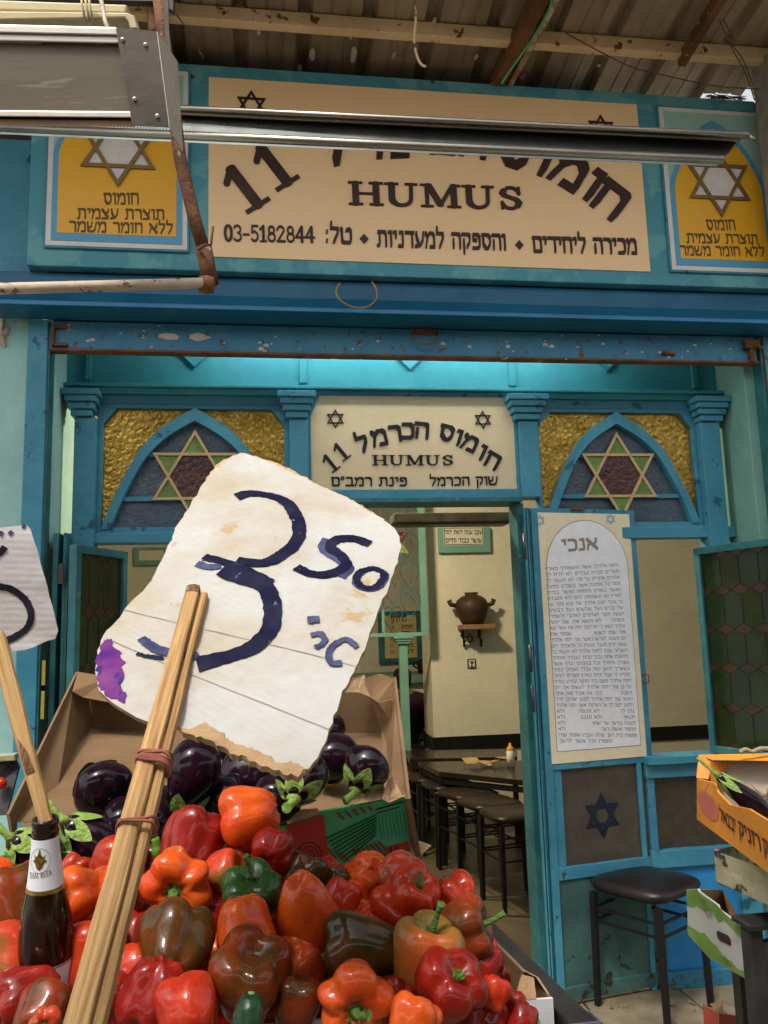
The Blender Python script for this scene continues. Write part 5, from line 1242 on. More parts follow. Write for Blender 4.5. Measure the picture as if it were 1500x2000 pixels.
# ================================================================== VEGETABLES
def wdir(r, u, t): return (CR*r+CU*u-CF*t).normalized()
def orient(d, spin=0): return d.to_track_quat('Z', 'Y').to_matrix().to_4x4() @ Matrix.Rotation(spin, 4, 'Z')
PPROF = [(0,.50),(.10,.50),(.20,.53),(.36,.66),(.55,.76),(.76,.74),(.92,.58),(1.0,.32),(1.0,.05),(.96,-.25),(.90,-.52),(.80,-.76),(.64,-.92),(.45,-.98),(.27,-.93),(.12,-.86),(0,-.83)]
def catm(P_, n):
    out = []
    for i in range(len(P_)-1):
        p = [P_[max(i-1,0)], P_[i], P_[i+1], P_[min(i+2,len(P_)-1)]]
        for k_ in range(n):
            u = k_/n; out.append(tuple(.5*(2*p[1][j]+(p[2][j]-p[0][j])*u+(2*p[0][j]-5*p[1][j]+4*p[2][j]-p[3][j])*u*u+(3*p[1][j]-p[0][j]-3*p[2][j]+p[3][j])*u**3) for j in (0,1)))
    out.append(P_[-1]); return out
def pepper_mesh(seed, lobes, elong, taper, depth=.22):
    rnd = random.Random(seed); pr = catm(PPROF, 3); seg = 56; vs = []
    la = [2*pi*i/lobes+rnd.uniform(-.22,.22) for i in range(lobes)]; am = [rnd.uniform(.7,1.25) for _ in la]; big = [rnd.uniform(.9,1.12) for _ in range(lobes)]
    for r, z in pr:
        z2 = z*elong; tp = 1-taper*max(0, (.4-z))*.5
        for k_ in range(seg):
            a = 2*pi*k_/seg; g_ = 0
            for b, m_ in zip(la, am):
                d_ = abs((a-b+pi) % (2*pi)-pi); g_ += m_*math.exp(-(d_/.26)**2)*.75+m_*math.exp(-(d_/.55)**2)*.25
            li = int(((a-la[0]) % (2*pi))/(2*pi)*lobes) % lobes
            edge = .55+.75*abs(z)**1.5
            rr = r*tp*(1-depth*g_*edge)
            sway = noise.noise(Vector((cos(a)*1.1+seed*3.1, sin(a)*1.1, z*1.2)))*.13
            rr *= 1+sway
            zz = z2-(.10*g_ if z < -.5 else .06*g_ if z > .5 else 0)*elong*min(1, r*2)+noise.noise(Vector((cos(a)*.8, sin(a)*.8, seed*2.3)))*.10*r
            bend = .06*z2*z2
            vs.append((rr*cos(a)+bend, rr*sin(a), zz))
    N = len(pr); fs = [(i*seg+k_, (i+1)*seg+k_, (i+1)*seg+(k_+1) % seg, i*seg+(k_+1) % seg) for i in range(N-1) for k_ in range(seg)]
    me = bpy.data.meshes.new('pepper'); me.from_pydata(vs, [], fs); 
    bm = bmesh.new(); bm.from_mesh(me); bmesh.ops.remove_doubles(bm, verts=bm.verts, dist=.0005); bmesh.ops.recalc_face_normals(bm, faces=bm.faces); bm.to_mesh(me); bm.free()
    me.polygons.foreach_set('use_smooth', [True]*len(me.polygons)); me.materials.append(PEP['red']); return me
PM = {k_: [pepper_mesh(s_*7+hash_, l_, e_, t_, d_) for s_, (l_, e_, t_, d_) in enumerate(v)] for hash_, (k_, v) in enumerate({
    'block': [(4,.95,.1,.2),(4,1.05,.15,.24),(3,1.0,.1,.22)], 'long': [(3,1.35,.4,.16),(3,1.25,.35,.2)], 'squat': [(4,.78,.0,.26),(5,.72,.0,.34)]}.items())}
def stem_mesh(seed, length):
    rnd = random.Random(seed); mb = MB(); n = 30; vs = []
    for r_, z_, w_ in ((0,.60,0),(.14,.60,.0),(.24,.585,.18),(.33,.60,.30)):
        for k_ in range(n): a = 2*pi*k_/n; q_ = r_*(1+w_*cos(5*a)); vs.append((q_*cos(a), q_*sin(a), z_+(.05 if r_ > .3 else 0)-(.0)))
    mb.add(vs, [(i*n+k_, (i+1)*n+k_, (i+1)*n+(k_+1) % n, i*n+(k_+1) % n) for i in range(3) for k_ in range(n)], True)
    b1, b2 = rnd.uniform(-.25,.25), rnd.uniform(-.2,.3)
    mb.tube([(0,0,.56),(b1*.15,b2*.1,.60+length*.25),(b1*.5,b2*.4,.60+length*.6),(b1*1.1,b2*1.0,.60+length*.92),(b1*1.25,b2*1.15,.60+length)], [.17,.105,.09,.10,.125], 10)
    me = mb.mesh('stem'); me.materials.append(STEM); return me
SM = [stem_mesh(i, l_) for i, l_ in enumerate((.35,.5,.7,.9,.22))]
def dep(y): return 1.30-(y-1600)*.00093
npep = [0]
def pepper(px, py, wpx, kind, form, sd, label, stem=1, dd=0, spin=None, group='peppers heaped in the white box', var=None):
    i = npep[0]; npep[0] += 1; rnd = random.Random(i*13+5)
    d_ = dep(py)+dd; R = wpx/2/FPX*d_
    me = PM[form][var if var is not None else i % len(PM[form])]
    o = bpy.data.objects.new('pepper', me); COL.objects.link(o); o.material_slots[0].link = 'OBJECT'; o.material_slots[0].material = PEP[kind]
    o.matrix_world = Matrix.Translation(PD(px, py, d_)) @ orient(wdir(*sd), rnd.uniform(0,6) if spin is None else spin) @ Matrix.Scale(R*1.10, 4)
    tag(o, label, 'pepper', group)
    if stem:
        s_ = bpy.data.objects.new('stem', SM[{1:1,2:2,3:3,4:0,5:4}[stem]]); COL.objects.link(s_); s_.parent = o
        el = {'block':.0,'long':.16,'squat':-.12}[form]; s_.location = (0,0,el-.08)
        if stem >= 2 and stem < 4: s_.scale = (.9,.9,1)
    return o
# px, py, width, colour, form, stem direction (right, up, towards viewer), label, stem kind, depth offset
PL = [
 (480,1597,116,'orange','block',(-1,-.25,.1),'big orange red pepper lying on top of the heap against the green box',2,.0),
 (378,1640,114,'dark','block',(.2,.9,-.8),'glossy dark red pepper below the tall aubergine, base to the front',0,.02),
 (532,1660,84,'dark','squat',(.1,.3,-1),'small knobbly brown red pepper beside the red spiral print',0,.02),
 (343,1730,134,'orange','squat',(.12,-.05,1),'orange red pepper with its green stem facing straight out',1,.0),
 (490,1737,112,'green','squat',(.05,1,.35),'the only dark green pepper, stem standing up',3,-.01),
 (443,1708,96,'patch','block',(.8,.5,.2),'red pepper with a green flank just left of the dark green one',0,.05),
 (528,1708,76,'red','block',(-.3,.6,-.6),'red pepper peeping out behind the dark green one',0,.08),
 (597,1712,84,'olive','block',(.3,.8,-.5),'dark olive pepper under the spiral print',0,.07),
 (602,1795,122,'orange','long',(.25,-1,-.35),'long upright orange red pepper in the middle of the heap',0,.0),
 (478,1816,112,'orange','block',(.15,-1,.5),'small bright orange pepper under the dark green one',4,-.01),
 (341,1838,138,'olive','block',(.0,.55,-1),'large brown olive pepper with lobed base showing, left of centre',0,-.01),
 (150,1748,96,'orange','block',(-.55,.35,.9),'orange pepper with pale green stem right of the beer bottle',2,.0),
 (222,1752,112,'orange','block',(.2,.2,-1),'orange red pepper directly behind the wooden stick',0,.03),
 (235,1692,106,'red','block',(-.4,.6,-.7),'red pepper above the others behind the stick, by the red print',0,.04),
 (178,1862,126,'red','block',(-.2,.8,-.5),'pinkish red pepper crossed by the wooden stick',0,.02),
 (265,1828,80,'dark','block',(0,-.7,.4),'dark red brown pepper hidden left of the large olive one',4,.05),
 (487,1908,152,'brown','block',(.15,.85,.25),'large brown pepper with a green tinged crease low in the middle',0,-.01),
 (585,1882,104,'orange','block',(-.6,.5,.5),'orange red pepper with green calyx right of the large brown one',4,.05),
 (583,1950,96,'brown','block',(.2,.8,-.3),'brown olive pepper between the large brown and the orange calyx ones',0,.03),
 (694,1958,146,'orange','squat',(.08,.0,1),'orange yellow pepper facing out with broad pale calyx at the bottom',1,-.01),
 (702,1850,122,'olive','long',(-1,.05,.1),'dark brown pepper lying sideways with olive shoulder',4,.0),
 (778,1768,104,'red','block',(-.5,.5,-.6),'round red pepper left of the one with the upright front stem',0,.03),
 (398,1790,84,'dark','block',(.3,.4,-.8),'dark red pepper deep between the orange and olive ones',0,.07),
 (300,1950,124,'dark','block',(-.3,-.9,.3),'dark maroon pepper at the bottom left of the cucumber',0,.01),
 (366,1968,122,'red','block',(-.2,.6,-.8),'bright red wrinkled pepper at the bottom edge',0,-.01),
 (48,1948,112,'dark','block',(-.9,-.2,.6),'dark red pepper lying sideways at the bottom left corner',1,.0),
 (88,1972,100,'brown','block',(.2,.5,-.8),'olive tinted pepper below the bottle, near the corner',0,-.01),
 (90,1998,62,'patch','squat',(.1,.25,1),'pepper at the lower left edge with its calyx facing out',1,-.04),
 (22,1765,128,'brown','block',(-.4,.6,-.6),'brown red pepper at the left edge level with the bottle label',0,.0),
 (8,1868,116,'patch','block',(-.6,.6,-.4),'orange red pepper with green patches cut by the left edge',0,.0),
 (52,1882,54,'red','block',(.4,.6,-.6),'small red pepper squeezed left of the bottle base',0,.04),
 (224,1958,116,'dark','block',(.5,.6,-.5),'dark red pepper right of the stick near the bottom',0,.05),
 (262,1905,110,'red','block',(-.5,.5,-.7),'deep red pepper partly under the large olive one',0,.06),
 (411,1915,70,'red','block',(.3,.7,-.5),'small red pepper between olive and large brown peppers',0,.06),
 (148,1700,60,'red','block',(.3,.7,-.5),'small red pepper just right of the bottle label',0,.08),
 (294,1688,70,'brown','block',(.3,.7,-.5),'brownish pepper behind the stick under the green chilli',0,.08),
 (668,1752,72,'red','block',(.3,.7,-.5),'red pepper half hidden right of the long upright one',0,.07),
 (655,1722,52,'olive','block',(.3,.7,-.5),'small olive pepper at the foot of the green box',0,.09),
 (806,1748,96,'red','block',(.5,.9,.35),'red pepper with green stem near the right corner of the green box',4,.0),
 (888,1748,90,'red','squat',(-.6,.5,-.7),'flat bright red pepper at the far right top of the heap',0,.02),
 (905,1816,112,'brown','block',(1,.35,.15),'brown red pepper with curling green stem pointing right',3,.0),
 (835,1872,132,'amber','long',(.18,1,.0),'tall olive and orange pepper with a long upright pale stem',3,.0),
 (882,1922,132,'dark','squat',(.35,.8,.35),'shiny red brown lobed pepper at the lower right',4,-.02),
 (968,1938,58,'red','block',(.3,.7,-.5),'small orange red pepper in the near right corner of the box',0,.02),
 (778,1708,80,'patch','block',(-.4,.6,-.6),'red orange pepper at the back under the number label',0,.06),
 (810,1990,96,'orange','block',(.3,.7,-.5),'orange pepper showing its back above the white box rim',0,-.02),
 (775,1955,84,'dark','block',(.3,.7,-.5),'dark red pepper beside the broad calyx one',0,.05),
 (938,1880,84,'dark','block',(.3,.7,-.5),'dark red pepper tucked under the curling stem',0,.05),
 (735,1812,70,'red','block',(.3,.7,-.5),'red pepper hidden behind the dark sideways one',0,.06),
 (640,1860,80,'red','block',(.3,.7,-.5),'red pepper in the gap right of the long upright one',0,.07),
]
for p in PL: pepper(*p[:3], p[3], p[4], p[5], p[6], p[7], p[8])
rnd = random.Random(3)
ROWW = ['topmost','upper','third','middle','fifth','sixth','lowest']
COLW = ['at the left edge','below the bottle label','right of the bottle','under the stick','right of the stick','below the tall aubergine','left of centre','at the centre','below the spiral print','right of centre','under the green box corner','near the curling stem','by the right rim']
for j in range(7):
    for i in range(13):
        py = 1725+j*46; px = -10+i*80+rnd.uniform(-15,15)+(j % 2)*40
        if px > 850+j*24 or py > 1990: continue
        pepper(px, py+rnd.uniform(-8,8), rnd.uniform(84,100), (cq := rnd.choice(('red','dark','dark','brown','orange'))), 'block', (rnd.uniform(-1,1), rnd.uniform(-1,1), rnd.uniform(-1,-.2)), f'buried {dict(dark="dark red").get(cq,cq)} pepper in the {ROWW[j]} row of the heap {COLW[i]}', 0, .115, group='peppers buried in the heap')
for px, py, w_ in ((845,1985,100),(905,1990,90),(960,1985,70),(1000,1965,56),(1020,1990,60)):
    pepper(px, py, w_, 'dark', 'block', (.3,.5,-.7), 'half buried dark pepper against the white rim, '+{845:'under the shiny lobed one',905:'second along the rim',960:'third along the rim',1000:'by the torn corner flap',1020:'nearest the front corner'}[px], 0, .07, group='peppers buried in the heap')
# cucumber
ck = thing('cucumber', 'dark green cucumber end standing among the peppers at the bottom', 'cucumber', PD(486,1975,.87))
ca, cb_ = PD(492,1938,.88), PD(478,2040,.86); L_ = (ca-cb_); k_ = .87/FPX
mb = MB(); pts = [ca+(cb_-ca)*t for t in (0,.05,.15,.3,.5,.75,1)]
mb.tube([ca+L_*.02]+pts, [v_*k_ for v_ in (3,10,18,24,29,31,32,32)], 20); mb.build('cucumber_body', CUKE, ck)
mb = MB(); mb.lathe([(0,-.001),(6*k_,-.0005),(8*k_,.002)], ca+L_*.045-CF*.004, -L_, 12); mb.build('cut_end', M('cucumber_end', (.25,.35,.12), None, 30, .5), ck)
# green chilli
tag(MB().tube(smooth([PD(x,y,1.27) for x,y in ((288,1618),(300,1632),(306,1650),(307,1668))]), [.002]*4+[.003]*4+[.0065]*6+[.0085]*5, 10).build('chilli', M('chilli_green', (.06,.2,.02), (.1,.28,.04), 9, .3, coat=.5)), 'small green chilli with a dry stem behind the stick', 'chilli')

# aubergines
APROF = [(.0,0),(.30,.0),(.42,.10),(.52,.28),(.66,.55),(.84,.90),(.97,1.25),(1.0,1.6),(.93,1.95),(.74,2.25),(.45,2.43),(.2,2.49),(0,2.5)]
def egg_mesh(seed, el):
    pr = catm(APROF, 3); seg = 40; vs = []
    for r, z in pr:
        for k_ in range(seg):
            a = 2*pi*k_/seg; w_ = 1+.09*noise.noise(Vector((cos(a)*1.2+seed*5, sin(a)*1.2, z*.9)))
            vs.append((r*w_*cos(a)+.09*(z-1.2)**2, r*w_*sin(a), (z-1.35)*el))
    me = bpy.data.meshes.new('aubergine'); N = len(pr)
    me.from_pydata(vs, [], [(i*seg+k_, i*seg+(k_+1) % seg, (i+1)*seg+(k_+1) % seg, (i+1)*seg+k_) for i in range(N-1) for k_ in range(seg)])
    bm = bmesh.new(); bm.from_mesh(me); bmesh.ops.remove_doubles(bm, verts=bm.verts, dist=.0005); bmesh.ops.recalc_face_normals(bm, faces=bm.faces); bm.to_mesh(me); bm.free()
    me.polygons.foreach_set('use_smooth', [True]*len(me.polygons)); me.materials.append(EGG); return me
def calyx_mesh(seed, el):
    rnd = random.Random(seed); mb = MB(); n = 60; vs = []; b0 = .09*1.2**2
    lobe = [rnd.uniform(.55,.95) for _ in range(6)]
    for t in range(9):
        f = t/8
        for k_ in range(n):
            a = 2*pi*k_/n; L = 5; ph = (a*L/(2*pi)) % 1; tri = (1-abs(ph*2-1))**.75; ln = .26+.8*lobe[int(a*L/(2*pi)) % 5]*tri
            z = f*ln; g_ = min(1, f*2.2); r = .16*(1-g_)+(.40+z*.54)*g_+.03; r += .035*f + .05*max(0,f-.7)*(1 if tri > .6 else .3)*rnd.uniform(.5,1.3)
            vs.append((r*cos(a)+b0*(1-f*.5), r*sin(a), (z-1.35-.06)*el+.01*rnd.uniform(-1,1)))
    mb.add(vs, [(i*n+k_, i*n+(k_+1) % n, (i+1)*n+(k_+1) % n, (i+1)*n+k_) for i in range(8) for k_ in range(n)], True)
    q = rnd.uniform(-.3,.5)
    mb.tube([(b0,0,-1.36*el),(b0-.02,0,-1.55*el),(b0+q*.3,.05,-1.8*el),(b0+q*.7,.1,-2.1*el),(b0+q,.12,-2.25*el)], [.30,.17,.15,.17,.20], 12)
    me = mb.mesh('calyx'); me.materials.append(EGGC); return me
EM = [egg_mesh(0,.75), egg_mesh(1,.95), egg_mesh(2,1.15)]; CM = [[calyx_mesh(i+10*j, e_) for i in range(2)] for j, e_ in enumerate((.75,.95,1.15))]
def aub(px, py, wpx, d_, sd, label, v=0, cal=True, spin=0):
    R = wpx/2/FPX*d_; o = bpy.data.objects.new('aubergine', EM[v]); COL.objects.link(o)
    o.matrix_world = Matrix.Translation(PD(px, py, d_)) @ orient(-wdir(*sd), spin) @ Matrix.Scale(R, 4)
    tag(o, label, 'aubergine', 'aubergines in the cardboard box')
    if cal: s_ = bpy.data.objects.new('calyx', CM[v][int(px) % 2]); COL.objects.link(s_); s_.parent = o
    return o
aub(198,1541,112,1.54,(-.6,.05,-.6),'round aubergine left of the stick with a pale scar',0,True,.3)
aub(376,1512,104,1.50,(-.25,-1,.1),'tall glossy purple aubergine just right of the stick',2)
aub(190,1648,96,1.44,(-.75,.75,.35),'long black aubergine lying under the round one',2)
aub(70,1668,92,1.38,(-.6,.75,.5),'black aubergine at the far left with a big green calyx',1)
aub(478,1512,108,1.62,(.1,-.6,-.9),'black aubergine with a small bright highlight under the price sign',0,False)
aub(652,1482,88,1.68,(-.5,-.85,-.2),'round ended aubergine with a highlight right of the sign tip',1)
aub(716,1502,92,1.57,(-.28,-.62,.60),'upright aubergine with pale calyx in the right back corner of its box',0,True,.5)
aub(592,1520,104,1.50,(-.15,-.50,.80),'black aubergine whose large jagged calyx hangs over the rim',0,True,1)
aub(540,1560,104,1.53,(.3,.3,-1),'black aubergine behind the top orange pepper',0,False)
aub(440,1560,96,1.54,(.2,.5,-.8),'black aubergine between tall purple one and the orange pepper',0,False)
aub(300,1590,96,1.50,(.4,.5,-.8),'black aubergine in the shade right behind the stick',1,False)
aub(640,1424,66,1.95,(-.3,-1,-.3),'farthest aubergine peeping out at the right of the sign edge',0,False)
aub(560,1490,100,1.78,(.2,.3,-1),'black aubergine at the back behind the price sign',0,False)
aub(120,1700,90,1.42,(.9,.2,-.3),'black aubergine deepest behind the beer bottle',1,False)
aub(250,1600,90,1.50,(.7,.1,-.5),'black aubergine half hidden between the round one and the stick',1,False)
aub(430,1470,84,1.72,(.4,.2,-.9),'black aubergine behind the tall purple one',0,False)
scar = MB()  # marks at aubergine highlights and one pale scar, mesh left unbuilt
for px, py, d_, w_, h_ in ((203,1563,1.555,7,4),(467,1521,1.655,5,7),(665,1473,1.685,5,4)):
    c_ = PD(px, py, d_); scar.add([c_-CF*.004]+[c_+CR*w_*.001*cos(2*pi*k_/8)*random.uniform(.7,1.3)+CU*h_*.001*sin(2*pi*k_/8)*random.uniform(.7,1.3)+CF*.004 for k_ in range(8)], [(0,k_+1,(k_+1) % 8+1) for k_ in range(8)], True)

# ================================================================== BOTTLE
k_ = 1.04/FPX
bo = PD(88,1598,1.04); ba = (PD(92,1990,1.045)-bo).normalized()
bt_ = thing('beer_bottle', 'brown beer bottle with white neck label stuck among the peppers', 'bottle', bo+ba*.24)
MB().lathe([(a_*k_, b_*k_) for a_, b_ in [(19,10),(19,1),(21,-1),(24,0),(25.5,4),(25.5,12),(23.5,16),(24.5,20),(25.5,26),(24,32),(24,42),(27,75),(32,118),(37,142),(42,165),(47,195),(51,230),(52,262),(52,400),(44,406),(0,406)]], bo, ba, 36).build('glass', GLASSB, bt_, fix=False)
MB().lathe([(a_*k_, b_*k_) for a_, b_ in [(24.9,34),(25.3,42),(28.2,75),(33.2,118),(35,130)]], bo, ba, 36).build('neck_label', LABELW, bt_)
MB().lathe([(a_*k_, b_*k_) for a_, b_ in [(35.5,128),(36,132),(37,136)]], bo, ba, 36).build('gold_band', GOLDF, bt_)
MB().lathe([(a_*k_, b_*k_) for a_, b_ in [(52.6,270),(52.6,380)]], bo, ba, 36).build('body_label', LABELW, bt_)
MB().lathe([(a_*k_, b_*k_) for a_, b_ in [(52.9,271),(52.9,274)]], bo, ba, 36).build('gold_band', GOLDF, bt_)
vf = -(CF-ba*CF.dot(ba)).normalized(); vr = ba.cross(vf).normalized(); vr = vr if vr.dot(CR) > 0 else -vr
def bwrap(mb):
    for v in mb.v:
        d_ = v-bo; t_ = d_.dot(ba)/k_; x_ = d_.dot(vr)
        prof = [(24.9,34),(25.3,42),(28.2,75),(33.2,118),(35,130),(52.9,260),(52.9,400)]
        r_ = 30
        for (r0,t0),(r1,t1) in zip(prof, prof[1:]):
            if t0 <= t_ <= t1: r_ = r0+(r1-r0)*(t_-t0)/(t1-t0)
        r_ = (r_+.5)*k_; a_ = x_/r_
        v[:] = bo+ba*(t_*k_)+(vf*cos(a_)+vr*sin(a_))*r_
    return mb
def lb(x, t): return bo+ba*(t*k_)+vr*(x*k_)
mb = MB(); line(mb, 'THAI BEER', lb(-22,107), lb(24,101), 11*k_, vf, 0, 1, 'lat', rtl=False); bwrap(mb).build('lettering', M('gold_brown_ink', (.16,.10,.05), None, 9, .4), bt_)
mb = MB()
for pts in ([(-14,58),(-10,66),(-16,72),(-9,76),(-6,84),(0,88),(6,84),(9,76),(16,72),(10,66),(14,58),(8,63),(4,60),(2,52),(0,48),(-2,52),(-4,60),(-8,63)],): mb.add([lb(x*.9, t+2) for x, t in pts], [tuple(range(len(pts)))])
bwrap(mb).build('emblem', M('gold_ink', (.35,.2,.03), (.06,.04,.02), 200, .35, metal=.5), bt_)
mb = MB(); ribbon(mb, [lb(20*cos(a_), 72+23*sin(a_)) for a_ in [2*pi*i/24 for i in range(25)]], 1.1*k_, vf); bwrap(mb).build('emblem_ring', M('grey_ink', (.35,.35,.36), None, 9, .4), bt_)
mb = MB(); pts = [(-8,300),(-12,288),(-6,290),(-4,280),(0,274),(4,280),(6,290),(12,288),(8,300),(0,304)]; mb.add([lb(x, t) for x, t in pts], [tuple(range(len(pts)))]); bwrap(mb).build('emblem', BLK, bt_)

# ================================================================== PRICE SIGNS
def sheet(outline, mapf, n, thick, sp, name, mats, parent, amp=.003, jit=0):
    """cardboard sheet; outline in plane coordinates (u,v); front at mapf(u,v); mats = (front, edge/back)"""
    pts = []
    N = len(outline)
    for i in range(N):
        a, b = Vector(outline[i]), Vector(outline[(i+1) % N]); L = (b-a).length; m_ = max(1, int(L/(sp*.5)))
        for k_ in range(m_):
            p = a.lerp(b, k_/m_); pts.append(p+Vector((random.uniform(-jit,jit), random.uniform(-jit,jit))))
    M_ = len(pts); us = [p.x for p in pts]; vs_ = [p.y for p in pts]
    def inside(q):
        c = False; j = M_-1
        for i in range(M_):
            if (pts[i].y > q.y) != (pts[j].y > q.y) and q.x < (pts[j].x-pts[i].x)*(q.y-pts[i].y)/(pts[j].y-pts[i].y)+pts[i].x: c = not c
            j = i
        return c
    u = min(us)
    gr = []
    while u < max(us):
        v = min(vs_)
        while v < max(vs_):
            q = Vector((u, v))
            if inside(q) and min((q-p).length for p in pts) > sp*.4: gr.append(q)
            v += sp
        u += sp
    allp = pts+gr
    res = delaunay_2d_cdt(allp, [(i, (i+1) % M_) for i in range(M_)], [], 1, 1e-6)
    vv, ee, ff = res[0], res[1], res[2]
    mb = MB(); front = [mapf(p.x, p.y) for p in vv]; nv = len(vv)
    mb.cur = 0; mb.add(front, [tuple(f) for f in ff], True)
    mb.cur = 1; mb.add([p-n*thick for p in front], [tuple(reversed(f)) for f in ff], True)
    cnt = {}
    for f in ff:
        for a, b in zip(f, list(f[1:])+[f[0]]): cnt[frozenset((a,b))] = cnt.get(frozenset((a,b)), 0)+1
    for k_, c in cnt.items():
        if c == 1:
            a, b = tuple(k_); o_ = len(mb.v); mb.v += [front[a], front[b], front[b]-n*thick, front[a]-n*thick]; mb.f.append((o_,o_+1,o_+2,o_+3)); mb.sm.append(False); mb.mi.append(1)
    return mb.build(name, mats, parent, fix=True)
sA, sB = PD(383,1150,1.035), PD(150,2030,.61)
sdir = (sA-sB).normalized()
bn = CR.cross(sdir).normalized(); bn = bn if bn.dot(CAM-sA) > 0 else -bn
bO = sA-bn*.006
bv = sdir; bu = bn.cross(bv)*-1; bu = bu if bu.dot(CR) > 0 else -bu
def BP(px, py, e=0): return PP(px, py, bO, bn)+bn*e
def und(u, v): return .0035*sin(u*16+v*9)+.002*sin(v*38+u*10)+.0012*sin(v*110+u*45)
def buv(px, py): p = BP(px, py)-bO; return (p.dot(bu), p.dot(bv))
def bmap(u, v, e=0): return bO+bu*u+bv*v+bn*(und(u, v)-.006+e)
ridge = (buv(640,1370)[0]-buv(250,1165)[0], buv(640,1370)[1]-buv(250,1165)[1])
rdv = (bu*ridge[0]+bv*ridge[1]).normalized(); rperp = bn.cross(rdv)
CARDW = M('white_painted_cardboard', (.43,.42,.40), (.37,.31,.22), 7, .62, bump=.0012, bscale=45, chips=((.38,.27,.14), .62, 11), wave=(tuple(rperp), 120, .12), lo=.42, hi=.7)
CARDE = M('torn_board_edge', (.50,.36,.20), (.36,.24,.12), 40, .9, bump=.002, bscale=140)
psn = thing('price_sign', 'large white cardboard price sign marked 350 clipped on a split wooden stick', 'price sign', BP(470,1200))
OUT = [(478,881),(455,884),(430,897),(410,920),(372,985),(345,1018),(318,1080),(295,1126),(250,1165),(222,1200),(200,1232),(188,1262),(184,1295),(186,1325),(196,1345),(225,1366),(262,1388),(300,1402),(345,1405),(365,1420),(395,1425),(425,1442),(465,1462),(500,1480),(535,1492),(560,1503),(585,1508),(600,1492),(635,1445),(652,1395),(670,1350),(700,1290),(725,1220),(745,1172),(768,1110),(783,1062),(782,1040),(765,1020),(745,1003),(700,975),(650,948),(600,925),(560,908),(510,890)]
OUT = [p for p in OUT]
sheet([buv(*p) for p in OUT][::-1], bmap, bn, .006, .016, 'board', (CARDW, CARDE), psn, jit=.0012)
def ink(name, pts_px, w_px, m, par=psn, jag=.0009, e=.0013, mapfn=None, sub=7):
    """marker stroke on the board"""
    P2 = [Vector(buv(*p)) for p in pts_px]; q = []
    for i in range(len(P2)-1):
        p0, p1, p2, p3 = P2[max(i-1,0)], P2[i], P2[i+1], P2[min(i+2,len(P2)-1)]
        for k_ in range(sub): t = k_/sub; q.append(.5*((2*p1)+(p2-p0)*t+(2*p0-5*p1+4*p2-p3)*t*t+(3*p1-p0-3*p2+p3)*t**3))
    q.append(P2[-1]); N = len(q); w_ = w_px*.00078; vs = []; K = 4
    for i, p in enumerate(q):
        t = (q[min(i+1,N-1)]-q[max(i-1,0)]); t = t.normalized() if t.length > 1e-6 else Vector((1,0)); s_ = Vector((-t.y, t.x))
        a, b = w_/2+random.uniform(-jag,jag), w_/2+random.uniform(-jag,jag)
        for k_ in range(K+1): pp = p+s_*(a-(a+b)*k_/K); vs.append(bmap(pp.x, pp.y, e+ink.k))
    ink.k += .00012
    mb = MB(); mb.add(vs, [(i*(K+1)+k_, i*(K+1)+k_+1, (i+1)*(K+1)+k_+1, (i+1)*(K+1)+k_) for i in range(N-1) for k_ in range(K)], True)
    return mb.build(name, m, par)
ink.k = 0
ink('faded_stroke', [(384,1098),(410,1106),(432,1104)], 14, INKF)
ink('faded_stroke', [(640,1046),(632,1062),(660,1082),(680,1100),(664,1120)], 20, INKF)
ink('faded_stroke', [(700,1112),(694,1130),(710,1143),(735,1140),(752,1122),(750,1106),(730,1098)], 12, INKF)
ink('numeral_stroke', [(462,970),(490,961),(528,963),(558,976),(578,1004),(584,1036),(568,1064),(540,1086),(508,1098),(462,1094)], 25, INK)
ink('numeral_stroke', [(398,1086),(440,1098),(485,1117),(530,1140)], 17, INK)
ink('numeral_stroke', [(432,1112),(470,1128),(510,1140),(528,1165),(532,1200),(522,1232),(494,1258),(450,1275),(384,1292)], 29, INK)
ink('numeral_stroke', [(385,1276),(340,1270),(300,1258),(274,1238)], 15, INKF)
ink('numeral_stroke', [(265,1268),(290,1274),(318,1278)], 6, INK)
ink('numeral_stroke', [(722,1054),(692,1044),(660,1046),(644,1060),(664,1074),(676,1094),(655,1112),(612,1118),(578,1104)], 19, INK)
ink('numeral_stroke', [(748,1106),(728,1099),(706,1108),(696,1124),(708,1140),(730,1140),(746,1126),(750,1108)], 12, INK)
ink('numeral_stroke', [(600,1210),(624,1208)], 13, INKF)
ink('numeral_stroke', [(606,1236),(626,1234),(634,1248),(616,1264)], 10, INKF)
ink('numeral_stroke', [(698,1258),(678,1244),(656,1252),(642,1272),(646,1294),(668,1294)], 10, INKF)
pur = [(200,1241),(214,1240),(222,1256),(236,1262),(230,1272),(246,1284),(234,1298),(244,1312),(234,1326),(244,1342),(238,1360),(214,1354),(197,1340),(189,1322),(187,1280),(192,1258)]
sheet([buv(*p) for p in pur][::-1], lambda u, v: bmap(u, v, .0010), bn, .0003, .008, 'purple_patch', (PURP, PURP), psn, jit=.0022)
